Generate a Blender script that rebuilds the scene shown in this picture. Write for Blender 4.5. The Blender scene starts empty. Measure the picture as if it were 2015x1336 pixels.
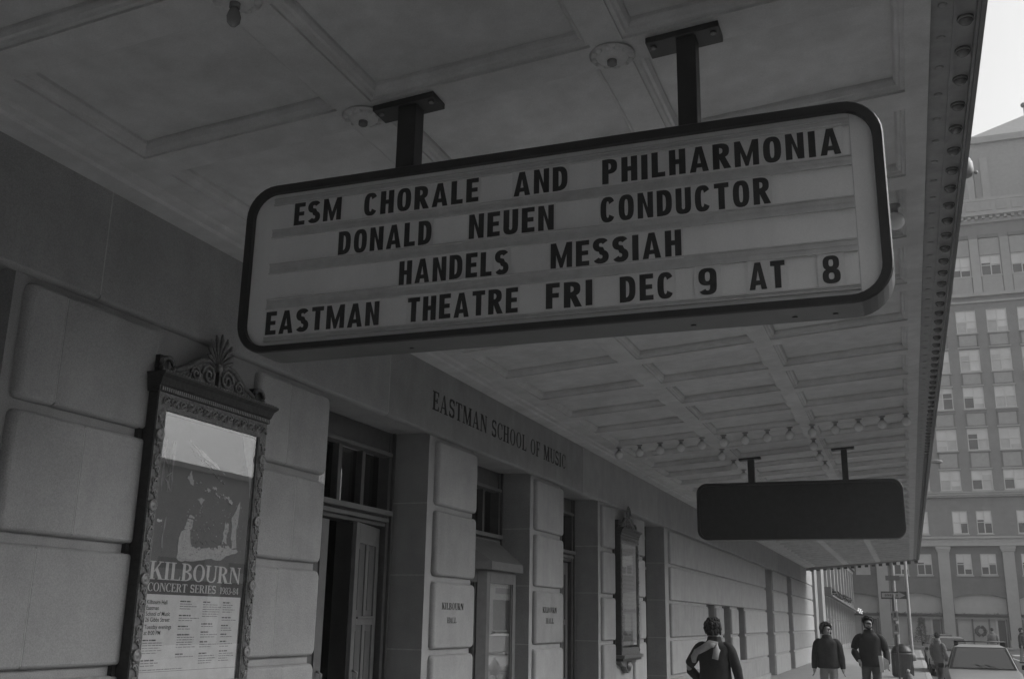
import bpy, bmesh, math, random
from mathutils import Vector, Matrix
rad = math.radians
scene = bpy.context.scene
COL = scene.collection

# ---------------------------------------------------------------- camera, sky, sun, exposure
CAM = Vector((4.35, 0.0, 1.68))
RIGHT = Vector((0.93643804, 0.35043464, 0.01671424))
DOWN = Vector((-0.07660913, 0.25074357, -0.96501746))
FWD = Vector((-0.34236654, 0.9023986, 0.26165211))
cam_d = bpy.data.cameras.new('camera')
cam_d.sensor_fit = 'HORIZONTAL'; cam_d.sensor_width = 36.0
cam_d.lens = 2022.03 / 2015 * 36.0
cam_d.clip_start = 0.05; cam_d.clip_end = 2000
cam = bpy.data.objects.new('camera', cam_d); COL.objects.link(cam)
m = Matrix.Identity(4)
for i in range(3):
    m[i][0] = RIGHT[i]; m[i][1] = -DOWN[i]; m[i][2] = -FWD[i]; m[i][3] = CAM[i]
cam.matrix_world = m
scene.camera = cam

SUN_EL, SUN_AZ = rad(36), rad(72)          # azimuth clockwise from +Y: over the street, a little ahead of the camera
wd = bpy.data.worlds.new('World'); scene.world = wd; wd.use_nodes = True
nt = wd.node_tree; nt.nodes.clear()
sky = nt.nodes.new('ShaderNodeTexSky'); sky.sky_type = 'NISHITA'; sky.sun_disc = False
sky.sun_elevation = SUN_EL; sky.sun_rotation = SUN_AZ
sky.air_density = 1.6; sky.dust_density = 4.0; sky.ozone_density = 1.0
bw = nt.nodes.new('ShaderNodeRGBToBW')      # black-and-white film: a neutral sky
bg = nt.nodes.new('ShaderNodeBackground'); bg.inputs['Strength'].default_value = 0.10
out = nt.nodes.new('ShaderNodeOutputWorld')
nt.links.new(sky.outputs[0], bw.inputs[0]); nt.links.new(bw.outputs[0], bg.inputs['Color'])
nt.links.new(bg.outputs[0], out.inputs['Surface'])
sun_d = bpy.data.lights.new('sun', 'SUN'); sun_d.energy = 0.5; sun_d.angle = rad(50); sun_d.color = (1, 1, 1)
sun = bpy.data.objects.new('sun', sun_d); COL.objects.link(sun)
sd = Vector((math.sin(SUN_AZ) * math.cos(SUN_EL), math.cos(SUN_AZ) * math.cos(SUN_EL), math.sin(SUN_EL)))
sun.rotation_euler = sd.to_track_quat('Z', 'Y').to_euler(); sun.location = (60, -40, 60)
scene.view_settings.view_transform = 'Standard'; scene.view_settings.look = 'None'
scene.view_settings.exposure = 1.38; scene.view_settings.gamma = 1.0
scene.view_settings.use_curve_mapping = False
scene.render.engine = 'CYCLES'
scene.cycles.max_bounces = 10; scene.cycles.diffuse_bounces = 6; scene.cycles.transparent_max_bounces = 12
scene.cycles.use_denoising = True

rng = random.Random(7)

# ---------------------------------------------------------------- materials (all neutral: the photograph is black and white)
def mat(name, v, rough=0.8, amt=0.12, scale=6.0, bump=0.0, bscale=60.0, metal=0.0, spec=0.3, streak=0.0, fine=0.05):
    ma = bpy.data.materials.new(name); ma.use_nodes = True
    t = ma.node_tree; n = t.nodes; b = n['Principled BSDF']
    b.inputs['Roughness'].default_value = rough; b.inputs['Metallic'].default_value = metal
    b.inputs['Specular IOR Level'].default_value = spec
    tc = n.new('ShaderNodeTexCoord')
    nz = n.new('ShaderNodeTexNoise'); nz.inputs['Scale'].default_value = scale
    nz.inputs['Detail'].default_value = 8; nz.inputs['Roughness'].default_value = 0.65
    t.links.new(tc.outputs['Object'], nz.inputs['Vector'])
    mr = n.new('ShaderNodeMapRange')
    mr.inputs['From Min'].default_value = 0.25; mr.inputs['From Max'].default_value = 0.75
    mr.inputs['To Min'].default_value = v * (1 - amt); mr.inputs['To Max'].default_value = v * (1 + amt)
    t.links.new(nz.outputs['Fac'], mr.inputs['Value'])
    val = mr.outputs[0]
    if streak:
        mp = n.new('ShaderNodeMapping'); mp.inputs['Scale'].default_value = (3.5, 3.5, 0.35)
        t.links.new(tc.outputs['Object'], mp.inputs['Vector'])
        n2 = n.new('ShaderNodeTexNoise'); n2.inputs['Scale'].default_value = 2.0; n2.inputs['Detail'].default_value = 6
        t.links.new(mp.outputs[0], n2.inputs['Vector'])
        m2 = n.new('ShaderNodeMapRange'); m2.inputs['From Min'].default_value = 0.3; m2.inputs['From Max'].default_value = 0.7
        m2.inputs['To Min'].default_value = 1 - streak; m2.inputs['To Max'].default_value = 1 + streak * 0.5
        t.links.new(n2.outputs['Fac'], m2.inputs['Value'])
        mu = n.new('ShaderNodeMath'); mu.operation = 'MULTIPLY'
        t.links.new(val, mu.inputs[0]); t.links.new(m2.outputs[0], mu.inputs[1]); val = mu.outputs[0]
    if fine:
        n3 = n.new('ShaderNodeTexNoise'); n3.inputs['Scale'].default_value = 130.0; n3.inputs['Detail'].default_value = 3; n3.inputs['Roughness'].default_value = 0.8
        t.links.new(tc.outputs['Object'], n3.inputs['Vector'])
        m3 = n.new('ShaderNodeMapRange'); m3.inputs['From Min'].default_value = 0.3; m3.inputs['From Max'].default_value = 0.7
        m3.inputs['To Min'].default_value = 1 - fine; m3.inputs['To Max'].default_value = 1 + fine
        t.links.new(n3.outputs['Fac'], m3.inputs['Value'])
        mu3 = n.new('ShaderNodeMath'); mu3.operation = 'MULTIPLY'
        t.links.new(val, mu3.inputs[0]); t.links.new(m3.outputs[0], mu3.inputs[1]); val = mu3.outputs[0]
    cb = n.new('ShaderNodeCombineColor')
    for k in range(3): t.links.new(val, cb.inputs[k])
    t.links.new(cb.outputs[0], b.inputs['Base Color'])
    if bump:
        nb = n.new('ShaderNodeTexNoise'); nb.inputs['Scale'].default_value = bscale; nb.inputs['Detail'].default_value = 6
        t.links.new(tc.outputs['Object'], nb.inputs['Vector'])
        bp = n.new('ShaderNodeBump'); bp.inputs['Strength'].default_value = bump; bp.inputs['Distance'].default_value = 0.01
        t.links.new(nb.outputs['Fac'], bp.inputs['Height']); t.links.new(bp.outputs[0], b.inputs['Normal'])
    return ma

def glass_mat(name, ior=1.9, tint=0.9, rough=0.015):
    ma = bpy.data.materials.new(name); ma.use_nodes = True
    t = ma.node_tree; n = t.nodes; n.clear()
    o = n.new('ShaderNodeOutputMaterial'); mx = n.new('ShaderNodeMixShader')
    fr = n.new('ShaderNodeFresnel'); fr.inputs['IOR'].default_value = ior
    ge = n.new('ShaderNodeNewGeometry'); mi = n.new('ShaderNodeMix'); mi.data_type = 'FLOAT'      # same reflection from either side of the pane
    mi.inputs[2].default_value = ior; mi.inputs[3].default_value = 1 / ior
    t.links.new(ge.outputs['Backfacing'], mi.inputs[0]); t.links.new(mi.outputs[0], fr.inputs['IOR'])
    tr = n.new('ShaderNodeBsdfTransparent'); tr.inputs[0].default_value = (tint, tint, tint, 1)
    gl = n.new('ShaderNodeBsdfGlossy'); gl.inputs['Roughness'].default_value = rough; gl.inputs[0].default_value = (1, 1, 1, 1)
    tc = n.new('ShaderNodeTexCoord'); nz = n.new('ShaderNodeTexNoise'); nz.inputs['Scale'].default_value = 3.0
    t.links.new(tc.outputs['Object'], nz.inputs['Vector'])
    bp = n.new('ShaderNodeBump'); bp.inputs['Strength'].default_value = 0.005; bp.inputs['Distance'].default_value = 0.01
    t.links.new(nz.outputs['Fac'], bp.inputs['Height']); t.links.new(bp.outputs[0], gl.inputs['Normal'])
    t.links.new(fr.outputs[0], mx.inputs[0]); t.links.new(tr.outputs[0], mx.inputs[1]); t.links.new(gl.outputs[0], mx.inputs[2])
    t.links.new(mx.outputs[0], o.inputs['Surface'])
    return ma

M = dict(
    stone=mat('limestone', 0.325, 0.9, 0.13, 3.0, 0.3, 110, streak=0.05, fine=0.20),
    stone2=mat('limestone_dark', 0.285, 0.9, 0.15, 3.0, 0.3, 110, streak=0.07, fine=0.20),
    stone3=mat('limestone_light', 0.36, 0.9, 0.12, 3.0, 0.3, 110, streak=0.05, fine=0.20),
    mortar=mat('mortar', 0.47, 0.95, 0.2, 12),
    carved=mat('carved_letter', 0.035, 0.9, 0.2, 20),
    soffit=mat('soffit_paint', 0.54, 0.6, 0.17, 1.9, 0.08, 40, spec=0.3, streak=0.10, fine=0.10),
    fascia=mat('fascia_metal', 0.25, 0.45, 0.25, 8, 0.1, 30, spec=0.5),
    socket=mat('socket_metal', 0.20, 0.25, 0.2, 20, spec=0.7),
    bulb=mat('bulb_glass', 0.22, 0.12, 0.1, 10, spec=0.6),
    darkbulb=mat('dead_bulb', 0.17, 0.16, 0.3, 30, spec=0.5),
    globe=mat('opal_globe', 0.72, 0.2, 0.04, 6, spec=0.5),
    black=mat('black_enamel', 0.045, 0.4, 0.2, 10, 0.03, 25, spec=0.35),
    black2=mat('cabinet_metal', 0.085, 0.45, 0.2, 7, 0.03, 25, spec=0.4),
    signface=mat('sign_face', 0.80, 0.45, 0.06, 3, spec=0.35, streak=0.06, fine=0.04),
    tile=mat('letter_tile', 0.72, 0.3, 0.05, 15, spec=0.4),
    rail=mat('letter_rail', 0.57, 0.4, 0.15, 12, spec=0.4),
    letter=mat('letter_ink', 0.05, 0.5, 0.2, 30),
    bronze=mat('bronze', 0.13, 0.42, 0.55, 38, 0.9, 32, metal=0.25, spec=0.5),
    bronzed=mat('dark_bronze', 0.045, 0.5, 0.35, 25, 0.4, 40, metal=0.2, spec=0.4),
    bronzel=mat('worn_bronze', 0.21, 0.4, 0.4, 40, 0.5, 40, metal=0.25, spec=0.5),
    poster=mat('poster_black', 0.09, 0.7, 0.15, 20),
    paper=mat('poster_paper', 0.58, 0.8, 0.14, 9),
    ink=mat('poster_ink', 0.10, 0.8, 0.2, 50),
    pale=mat('poster_pale', 0.52, 0.8, 0.08, 30),
    pale2=mat('poster_halftone', 0.36, 0.8, 0.35, 70),
    grey=mat('poster_grey', 0.24, 0.8, 0.3, 30),
    glass=glass_mat('case_glass', 2.2, 1.0),
    wglass=glass_mat('window_glass', 1.6, 0.5),
    wood=mat('door_oak', 0.085, 0.5, 0.25, 9, 0.2, 30, spec=0.4),
    wood2=mat('booth_wood', 0.12, 0.5, 0.2, 9, 0.15, 30, spec=0.4),
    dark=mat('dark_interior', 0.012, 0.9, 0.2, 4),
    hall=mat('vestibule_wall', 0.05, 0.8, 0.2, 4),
    walk=mat('sidewalk_concrete', 0.27, 0.9, 0.14, 1.5, 0.2, 60),
    kerb=mat('kerb_stone', 0.36, 0.9, 0.2, 4, 0.2, 50),
    road=mat('asphalt', 0.09, 0.85, 0.25, 2.0, 0.4, 120),
    ground=mat('ground', 0.14, 0.95, 0.25, 0.3),
    paint=mat('road_paint', 0.5, 0.8, 0.25, 9),
    brick=mat('tower_brick', 0.18, 0.9, 0.16, 1.2, 0.2, 8),
    palebrick=mat('pale_brick', 0.48, 0.9, 0.15, 1.2, 0.2, 8),
    brickd=mat('arcade_brick', 0.13, 0.9, 0.2, 1.2, 0.2, 8),
    terra=mat('pale_terracotta', 0.31, 0.85, 0.1, 1.5, 0.1, 10),
    spand=mat('spandrel_panel', 0.28, 0.8, 0.12, 3),
    pane=mat('far_pane', 0.38, 0.3, 0.35, 0.35, spec=0.6),
    blind=mat('window_blind', 0.55, 0.7, 0.25, 0.25),
    dpane=mat('dark_pane', 0.045, 0.15, 0.3, 1.0, spec=0.6),
    sash=mat('window_sash', 0.5, 0.7, 0.1, 3),
    shop=mat('shop_front', 0.38, 0.5, 0.1, 2),
    stucco=mat('pale_stucco', 0.27, 0.9, 0.1, 1.0, 0.1, 20),
    metal=mat('pole_metal', 0.07, 0.5, 0.2, 10, spec=0.5),
    metall=mat('pale_pole', 0.15, 0.5, 0.2, 10, spec=0.5),
    green=mat('evergreen', 0.035, 0.9, 0.4, 12, 0.8, 30),
    can=mat('can_metal', 0.08, 0.5, 0.25, 8, 0.1, 20, spec=0.4),
    candark=mat('can_dome', 0.025, 0.4, 0.2, 8, spec=0.4),
    hyd=mat('hydrant_paint', 0.10, 0.5, 0.3, 12, 0.1, 40),
    hydl=mat('hydrant_cap', 0.4, 0.4, 0.15, 12),
    car=mat('pale_car_paint', 0.24, 0.3, 0.05, 3, spec=0.6),
    carg=mat('grey_car_paint', 0.17, 0.3, 0.06, 3, spec=0.6),
    card=mat('dark_car_paint', 0.10, 0.3, 0.06, 3, spec=0.6),
    carglass=mat('car_glass', 0.03, 0.06, 0.1, 2, spec=0.9),
    rubber=mat('rubber', 0.02, 0.8, 0.2, 20),
    chrome=mat('chrome', 0.35, 0.35, 0.1, 5, metal=0.8),
    skin=mat('skin', 0.33, 0.6, 0.06, 20),
    hair=mat('hair', 0.03, 0.6, 0.4, 60, 0.5, 90),
    coat=mat('dark_coat', 0.028, 0.85, 0.25, 14, 0.6, 18),
    coat2=mat('black_jacket', 0.020, 0.8, 0.25, 14, 0.6, 18),
    coat3=mat('quilted_coat', 0.032, 0.75, 0.3, 14, 0.7, 20),
    coatl=mat('light_jacket', 0.15, 0.85, 0.2, 14, 0.5, 18),
    trouser=mat('pale_trousers', 0.26, 0.9, 0.12, 14, 0.4, 20),
    jeans=mat('dark_jeans', 0.09, 0.9, 0.2, 14, 0.4, 20),
    scarf=mat('pale_scarf', 0.36, 0.9, 0.2, 16, 0.7, 35),
    shoe=mat('shoe', 0.02, 0.6, 0.2, 20),
    white=mat('white_sheet', 0.72, 0.7, 0.06, 20),
    signblack=mat('sign_black', 0.02, 0.5, 0.2, 12),
    signgrey=mat('sign_grey', 0.23, 0.5, 0.1, 12),
    lit=mat('lamp_white', 0.8, 0.4, 0.05, 10),
)
# one lit shop lamp string shows in the photograph
le = bpy.data.materials.new('lit_bulbs'); le.use_nodes = True
le.node_tree.nodes['Principled BSDF'].inputs['Emission Color'].default_value = (1, 1, 1, 1)
le.node_tree.nodes['Principled BSDF'].inputs['Emission Strength'].default_value = 0.22
M['litbulb'] = le

# ---------------------------------------------------------------- mesh builder
class MB:
    def __init__(s): s.v = []; s.f = []; s.mi = []; s.mats = []; s.sm = []
    def slot(s, ma):
        if ma not in s.mats: s.mats.append(ma)
        return s.mats.index(ma)
    def add(s, verts, faces, ma, smooth=False):
        o = len(s.v); k = s.slot(ma)
        s.v += [tuple(p) for p in verts]
        for f in faces: s.f.append(tuple(i + o for i in f)); s.mi.append(k); s.sm.append(smooth)
        return s
    def box(s, x0, x1, y0, y1, z0, z1, ma):
        if x0 > x1: x0, x1 = x1, x0
        if y0 > y1: y0, y1 = y1, y0
        if z0 > z1: z0, z1 = z1, z0
        v = [(x0,y0,z0),(x1,y0,z0),(x1,y1,z0),(x0,y1,z0),(x0,y0,z1),(x1,y0,z1),(x1,y1,z1),(x0,y1,z1)]
        return s.add(v, [(3,2,1,0),(4,5,6,7),(0,1,5,4),(1,2,6,5),(2,3,7,6),(3,0,4,7)], ma)
    def quad(s, a, b, c, d, ma): return s.add([a, b, c, d], [(0, 1, 2, 3)], ma)
    def prism(s, pts, fn, d0, d1, ma, back=False):
        """pts: 2D polygon (u,v); fn(u,v,d) -> 3D"""
        n = len(pts)
        v = [fn(u, w, d1) for u, w in pts] + [fn(u, w, d0) for u, w in pts]
        f = [tuple(range(n))] + [(i, n + i, n + (i + 1) % n, (i + 1) % n) for i in range(n)]
        if back: f.append(tuple(range(2 * n - 1, n - 1, -1)))
        return s.add(v, f, ma)
    def lathe(s, prof, c, ma, n=24, axis='z', smooth=True, sx=1, sy=1):
        """prof: list of (r, h)"""
        v = []; f = []
        for r, h in prof:
            for k in range(n):
                a = 2 * math.pi * k / n; p, q = r * math.cos(a) * sx, r * math.sin(a) * sy
                if axis == 'z': v.append((c[0] + p, c[1] + q, c[2] + h))
                elif axis == 'y': v.append((c[0] + p, c[1] + h, c[2] + q))
                else: v.append((c[0] + h, c[1] + p, c[2] + q))
        for i in range(len(prof) - 1):
            for k in range(n):
                f.append((i*n + k, i*n + (k+1) % n, (i+1)*n + (k+1) % n, (i+1)*n + k))
        f.append(tuple(range(n))); f.append(tuple(range((len(prof)-1)*n, len(prof)*n)))
        return s.add(v, f, ma, smooth)
    def tube(s, pts, r, ma, n=8, smooth=True):
        P = [Vector(p) for p in pts]; R = r if isinstance(r, (list, tuple)) else [r] * len(P)
        v = []; f = []
        t0 = (P[1] - P[0]).normalized(); ref = Vector((0, 0, 1)) if abs(t0.z) < .9 else Vector((1, 0, 0))
        for i, p in enumerate(P):
            t = (P[min(i+1, len(P)-1)] - P[max(i-1, 0)]).normalized()
            a = t.cross(ref).normalized(); b = t.cross(a).normalized()
            for k in range(n):
                w = 2*math.pi*k/n; v.append(p + (a*math.cos(w) + b*math.sin(w)) * R[i])
        for i in range(len(P)-1):
            for k in range(n): f.append((i*n+k, i*n+(k+1) % n, (i+1)*n+(k+1) % n, (i+1)*n+k))
        f.append(tuple(range(n))); f.append(tuple(range((len(P)-1)*n, len(P)*n)))
        return s.add(v, f, ma, smooth)
    def sphere(s, c, r, ma, n=12, m=8, sx=1, sy=1, sz=1):
        prof = [(r*math.sin(math.pi*i/m) + (1e-4 if i in (0, m) else 0), -r*math.cos(math.pi*i/m)*sz) for i in range(m+1)]
        return s.lathe(prof, c, ma, n, 'z', True, sx, sy)
    def build(s, name, parent=None, bevel=0, seg=2, subsurf=0, loc=None):
        me = bpy.data.meshes.new(name); me.from_pydata(s.v, [], s.f)
        for ma in s.mats: me.materials.append(ma)
        me.polygons.foreach_set('material_index', s.mi); me.polygons.foreach_set('use_smooth', s.sm); me.update()
        bm = bmesh.new(); bm.from_mesh(me); bmesh.ops.recalc_face_normals(bm, faces=bm.faces[:]); bm.to_mesh(me); bm.free()
        o = bpy.data.objects.new(name, me); COL.objects.link(o)
        if parent: o.parent = parent
        if loc: o.location = loc
        if bevel:
            b = o.modifiers.new('bevel', 'BEVEL'); b.width = bevel; b.segments = seg; b.limit_method = 'ANGLE'; b.angle_limit = rad(40)
        if subsurf:
            q = o.modifiers.new('subsurf', 'SUBSURF'); q.levels = subsurf; q.render_levels = subsurf
        return o

def tag(o, label=None, cat=None, group=None, kind=None):
    if label: o['label'] = label
    if cat: o['category'] = cat
    if group: o['group'] = group
    if kind: o['kind'] = kind
    return o
def thing(name, label, cat, loc=(0, 0, 0), rz=0.0, group=None):
    o = bpy.data.objects.new(name, None); COL.objects.link(o); o.empty_display_size = 0.2
    o.location = loc; o.rotation_euler = (0, 0, rz)
    return tag(o, label, cat, group)
def copy_tree(o, parent=None):
    c = o.copy(); COL.objects.link(c)
    if parent: c.parent = parent
    for ch in list(o.children): copy_tree(ch, c)
    return c

# ---------------------------------------------------------------- lettering: strokes as polygons, each a hair above the one before
def superpt(cx, cy, a, b, t, n=2.7):
    c, s_ = math.cos(t), math.sin(t)
    return (cx + a*math.copysign(abs(c)**(2/n), c), cy + b*math.copysign(abs(s_)**(2/n), s_))
def ring(cx, cy, a, b, th, tv, a0=0, a1=360, n=2.7, k=28):
    o = []
    for i in range(k):
        t0, t1 = rad(a0 + (a1-a0)*i/k), rad(a0 + (a1-a0)*(i+1)/k)
        o.append([superpt(cx, cy, a, b, t0, n), superpt(cx, cy, a, b, t1, n), superpt(cx, cy, a-th, b-tv, t1, n), superpt(cx, cy, a-th, b-tv, t0, n)])
    return ('R', o)
def R_(x0, y0, x1, y1): return ('P', [(x0, y0), (x1, y0), (x1, y1), (x0, y1)])
def P_(*p): return ('P', list(p))
def spath(w, t, th, n=2.3):
    c = []
    for i in range(17):
        a = rad(25 + (270-25)*i/16); c.append(superpt(w/2, .735, w/2 - t/2, .265 - th/2, a, n))
    for i in range(1, 17):
        a = rad(90 - (90+155)*i/16); c.append(superpt(w/2, .265, w/2 - t/2, .265 - th/2, a, n))
    return c
def ribbon(c, wfun):
    o = []; L = []; Rr = []
    for i, p in enumerate(c):
        a = c[max(i-1, 0)]; b = c[min(i+1, len(c)-1)]
        dx, dy = b[0]-a[0], b[1]-a[1]; l = math.hypot(dx, dy) or 1
        h = wfun(dx/l, dy/l) / 2
        L.append((p[0]-dy/l*h, p[1]+dx/l*h)); Rr.append((p[0]+dy/l*h, p[1]-dx/l*h))
    for i in range(len(c)-1): o.append([L[i], L[i+1], Rr[i+1], Rr[i]])
    return ('R', o)

def sans(ch):
    T, H = .228, .18
    if ch == 'I': return T, [R_(0, 0, T, 1)]
    if ch == 'L': return .48, [R_(0, 0, T, 1), R_(T, 0, .48, H)]
    if ch == 'E': return .5, [R_(0, 0, T, 1), R_(T, 0, .5, H), R_(T, .42, .46, .42+H*.95), R_(T, 1-H, .5, 1)]
    if ch == 'F': return .48, [R_(0, 0, T, 1), R_(T, .42, .45, .42+H), R_(T, 1-H, .48, 1)]
    if ch == 'T': return .54, [R_(.27-T/2, 0, .27+T/2, 1-H), R_(0, 1-H, .54, 1)]
    if ch == 'H': return .58, [R_(0, 0, T, 1), R_(.58-T, 0, .58, 1), R_(T, .42, .58-T, .6)]
    if ch == 'N': return .60, [R_(0, 0, T*.92, 1), R_(.6-T*.92, 0, .6, 1), P_((T*.92, 1), (T*.92, .62), (.6-T*.92, 0), (.6-T*.92, .4))]
    if ch == 'M': return .82, [R_(0, 0, T*.9, 1), R_(.82-T*.9, 0, .82, 1), P_((T*.9, 1), (T*.9, .55), (.36, 0), (.41, 0), (.41, .36)), P_((.82-T*.9, 1), (.41, .36), (.41, 0), (.46, 0), (.82-T*.9, .55))]
    if ch == 'A': return .66, [P_((0, 0), (.21, 0), (.345, .80), (.33, 1), (.22, 1)), P_((.66, 0), (.45, 0), (.315, .80), (.33, 1), (.44, 1)), R_(.2, .17, .46, .33)]
    if ch == 'O': return .60, [ring(.3, .5, .3, .505, T, H)]
    if ch == 'D': return .58, [R_(0, 0, T, 1), ring(T-.03, .5, .61-T, .5, T, H, -90, 90, 2.9)]
    if ch == 'U': return .58, [R_(0, .3, T, 1), R_(.58-T, .3, .58, 1), ring(.29, .3, .29, .31, T, H, 180, 360)]
    if ch == 'C': return .58, [ring(.29, .5, .29, .505, T, H, 32, 328)]
    if ch == 'S': return .58, [ribbon(spath(.58, .22, .19), lambda x, y: .195 + .04*abs(y))]
    if ch == 'P': return .56, [R_(0, 0, T, 1), ring(T-.03, .695, .585-T, .305, T, H*.95, -90, 90, 2.7)]
    if ch == 'R': return .60, [R_(0, 0, T, 1), ring(T-.03, .71, .60-T, .29, T, H*.95, -90, 90, 2.7), P_((.2, .45), (.38, 0), (.62, 0), (.42, .47))]
    if ch == '9': return .58, [ring(.29, .68, .29, .325, .21, .15), ring(.29, .325, .29, .33, .21, .16, -150, 0), R_(.37, .32, .58, .68)]
    if ch == '8': return .58, [ring(.29, .74, .265, .265, .19, .14), ring(.29, .265, .29, .27, .2, .15)]
    return .3, []
def serif(ch):
    T, H, S, E = .155, .06, .075, .05
    def stem(x, t=T, top=True, bot=True):
        o = [R_(x, 0, x+t, 1)]
        if bot: o.append(R_(x-S, 0, x+t+S, E))
        if top: o.append(R_(x-S, 1-E, x+t+S, 1))
        return o
    if ch == 'I': return T+2*S, stem(S)
    if ch == 'L': return .58, stem(S) + [R_(S+T, 0, .56, H), P_((.56, H), (.50, H), (.56, .26))]
    if ch == 'E': return .58, stem(S) + [R_(S+T, 0, .54, H), R_(S+T, .48, .42, .48+H), R_(S+T, 1-H, .54, 1), P_((.56, 0), (.56, .25), (.49, H)), P_((.54, 1), (.54, .76), (.48, 1-H)), R_(.38, .40, .42, .64)]
    if ch == 'F': return .54, stem(S) + [R_(S+T, .48, .42, .48+H), R_(S+T, 1-H, .54, 1), P_((.54, 1), (.54, .74), (.47, 1-H)), R_(.38, .40, .42, .64)]
    if ch == 'T': return .62, stem(.31-T/2, top=False) + [R_(0, 1-H, .62, 1), P_((0, 1-H), (.06, 1-H), (0, .74)), P_((.62, 1-H), (.56, 1-H), (.62, .74))]
    if ch == 'H': return .74, stem(S) + stem(.74-S-T) + [R_(S+T, .48, .74-S-T, .48+H)]
    if ch == 'N': return .72, stem(S, .06) + [R_(.6, 0, .66, 1), R_(.53, 1-E, .72, 1), P_((.05, 1), (.25, 1), (.67, 0), (.6, 0)), ]
    if ch == 'M': return .92, stem(S, .06) + stem(.92-S-T) + [P_((.06, 1), (.26, 1), (.48, .04), (.42, 0)), P_((.42, 0), (.46, 0), (.80, 1), (.72, 1))]
    if ch == 'A': return .74, [P_((.05, 0), (.12, 0), (.37, 1), (.33, 1)), P_((.48, 0), (.66, 0), (.41, 1), (.33, 1)), R_(.18, .28, .54, .28+H), R_(0, 0, .18, E), R_(.42, 0, .74, E)]
    if ch == 'O': return .70, [ring(.35, .5, .35, .515, T, .055, 0, 360, 2.05)]
    if ch == 'C': return .62, [ring(.35, .5, .35, .515, T, .055, 42, 318, 2.05), R_(.56, .66, .61, .98)]
    if ch == 'U': return .72, [R_(S, .3, S+T, 1), R_(0, 1-E, 2*S+T, 1), R_(.58, .3, .64, 1), R_(.51, 1-E, .72, 1), ring(.3575, .3, .2825, .31, .11, .07, 180, 360, 2.2)]
    if ch == 'B': return .64, stem(S) + [ring(S+T-.02, .76, .34, .24, T, .055, -90, 90, 2.1), ring(S+T-.02, .27, .39, .27, T, .055, -90, 90, 2.1)]
    if ch == 'R': return .70, stem(S) + [ring(S+T-.02, .74, .36, .26, T, .055, -90, 90, 2.1), P_((.28, .5), (.42, .5), (.66, 0), (.48, 0)), R_(.46, 0, .71, E)]
    if ch == 'K': return .74, stem(S) + [P_((.22, .42), (.28, .42), (.62, 1), (.55, 1)), R_(.46, 1-E, .72, 1), P_((.30, .5), (.42, .62), (.70, 0), (.52, 0)), R_(.46, 0, .76, E)]
    if ch == 'S': return .54, [ribbon(spath(.54, .13, .08, 2.1), lambda x, y: .075 + .075*abs(x*y)*2 + .03*abs(y)), R_(.47, .70, .52, .97), R_(.02, .03, .07, .30)]
    if ch == '1': return .36, stem(.11, top=False) + [P_((.11, 1), (.0, .86), (.11, .88))]
    if ch == '9': return .54, [ring(.27, .69, .27, .32, .13, .05, 0, 360, 2.05), ribbon([(.48, .66), (.46, .4), (.36, .16), (.14, .02)], lambda x, y: .11)]
    if ch == '8': return .54, [ring(.27, .75, .23, .26, .1, .05, 0, 360, 2.05), ring(.27, .25, .27, .265, .12, .05, 0, 360, 2.05)]
    if ch == '3': return .5, [ring(.2, .745, .27, .27, .12, .05, -95, 150, 2.05), ring(.2, .26, .3, .275, .13, .05, -150, 95, 2.05)]
    if ch == '4': return .56, [R_(.32, 0, .45, 1), P_((.32, 1), (.32, .88), (.06, .32), (0, .32)), R_(0, .26, .56, .33)]
    if ch == '-': return .34, [R_(.03, .33, .31, .43)]
    return .3, []

def layout(text, font, u0, u1, h, gap=.12, space=.34):
    """letters spread to fill u0..u1; returns [(char, u, sx, strokes, width)]"""
    tot = 0
    for i, c in enumerate(text):
        tot += space if c == ' ' else font(c)[0]
        if i < len(text)-1: tot += gap
    k = (u1-u0) / tot; u = u0; o = []
    for c in text:
        if c == ' ': u += (space+gap)*k; continue
        w, st = font(c); o.append((c, u, k, st, w*k)); u += (w+gap)*k
    return o
def put_strokes(mb, strokes, u, k, v, h, fn, ma, d0=0.0, d1=.003, step=.0004):
    for i, s in enumerate(strokes):
        e = d1 + step*i
        polys = [s[1]] if s[0] == 'P' else s[1]
        for p in polys:
            q = [(u + x*k, v + y*h) for x, y in p]
            area = sum(q[j][0]*q[(j+1) % len(q)][1] - q[(j+1) % len(q)][0]*q[j][1] for j in range(len(q)))
            if area < 0: q = q[::-1]
            if s[0] == 'P': mb.prism(q, fn, d0, e, ma)
            else: mb.add([fn(a, b, e) for a, b in q], [tuple(range(len(q)))], ma)
def write(mb, text, font, u0, u1, v, h, fn, ma, d0=0, d1=.003, gap=.12, space=.34):
    for c, u, k, st, w in layout(text, font, u0, u1, h, gap, space):
        put_strokes(mb, st, u, k, v, h, fn, ma, d0, d1)

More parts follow.
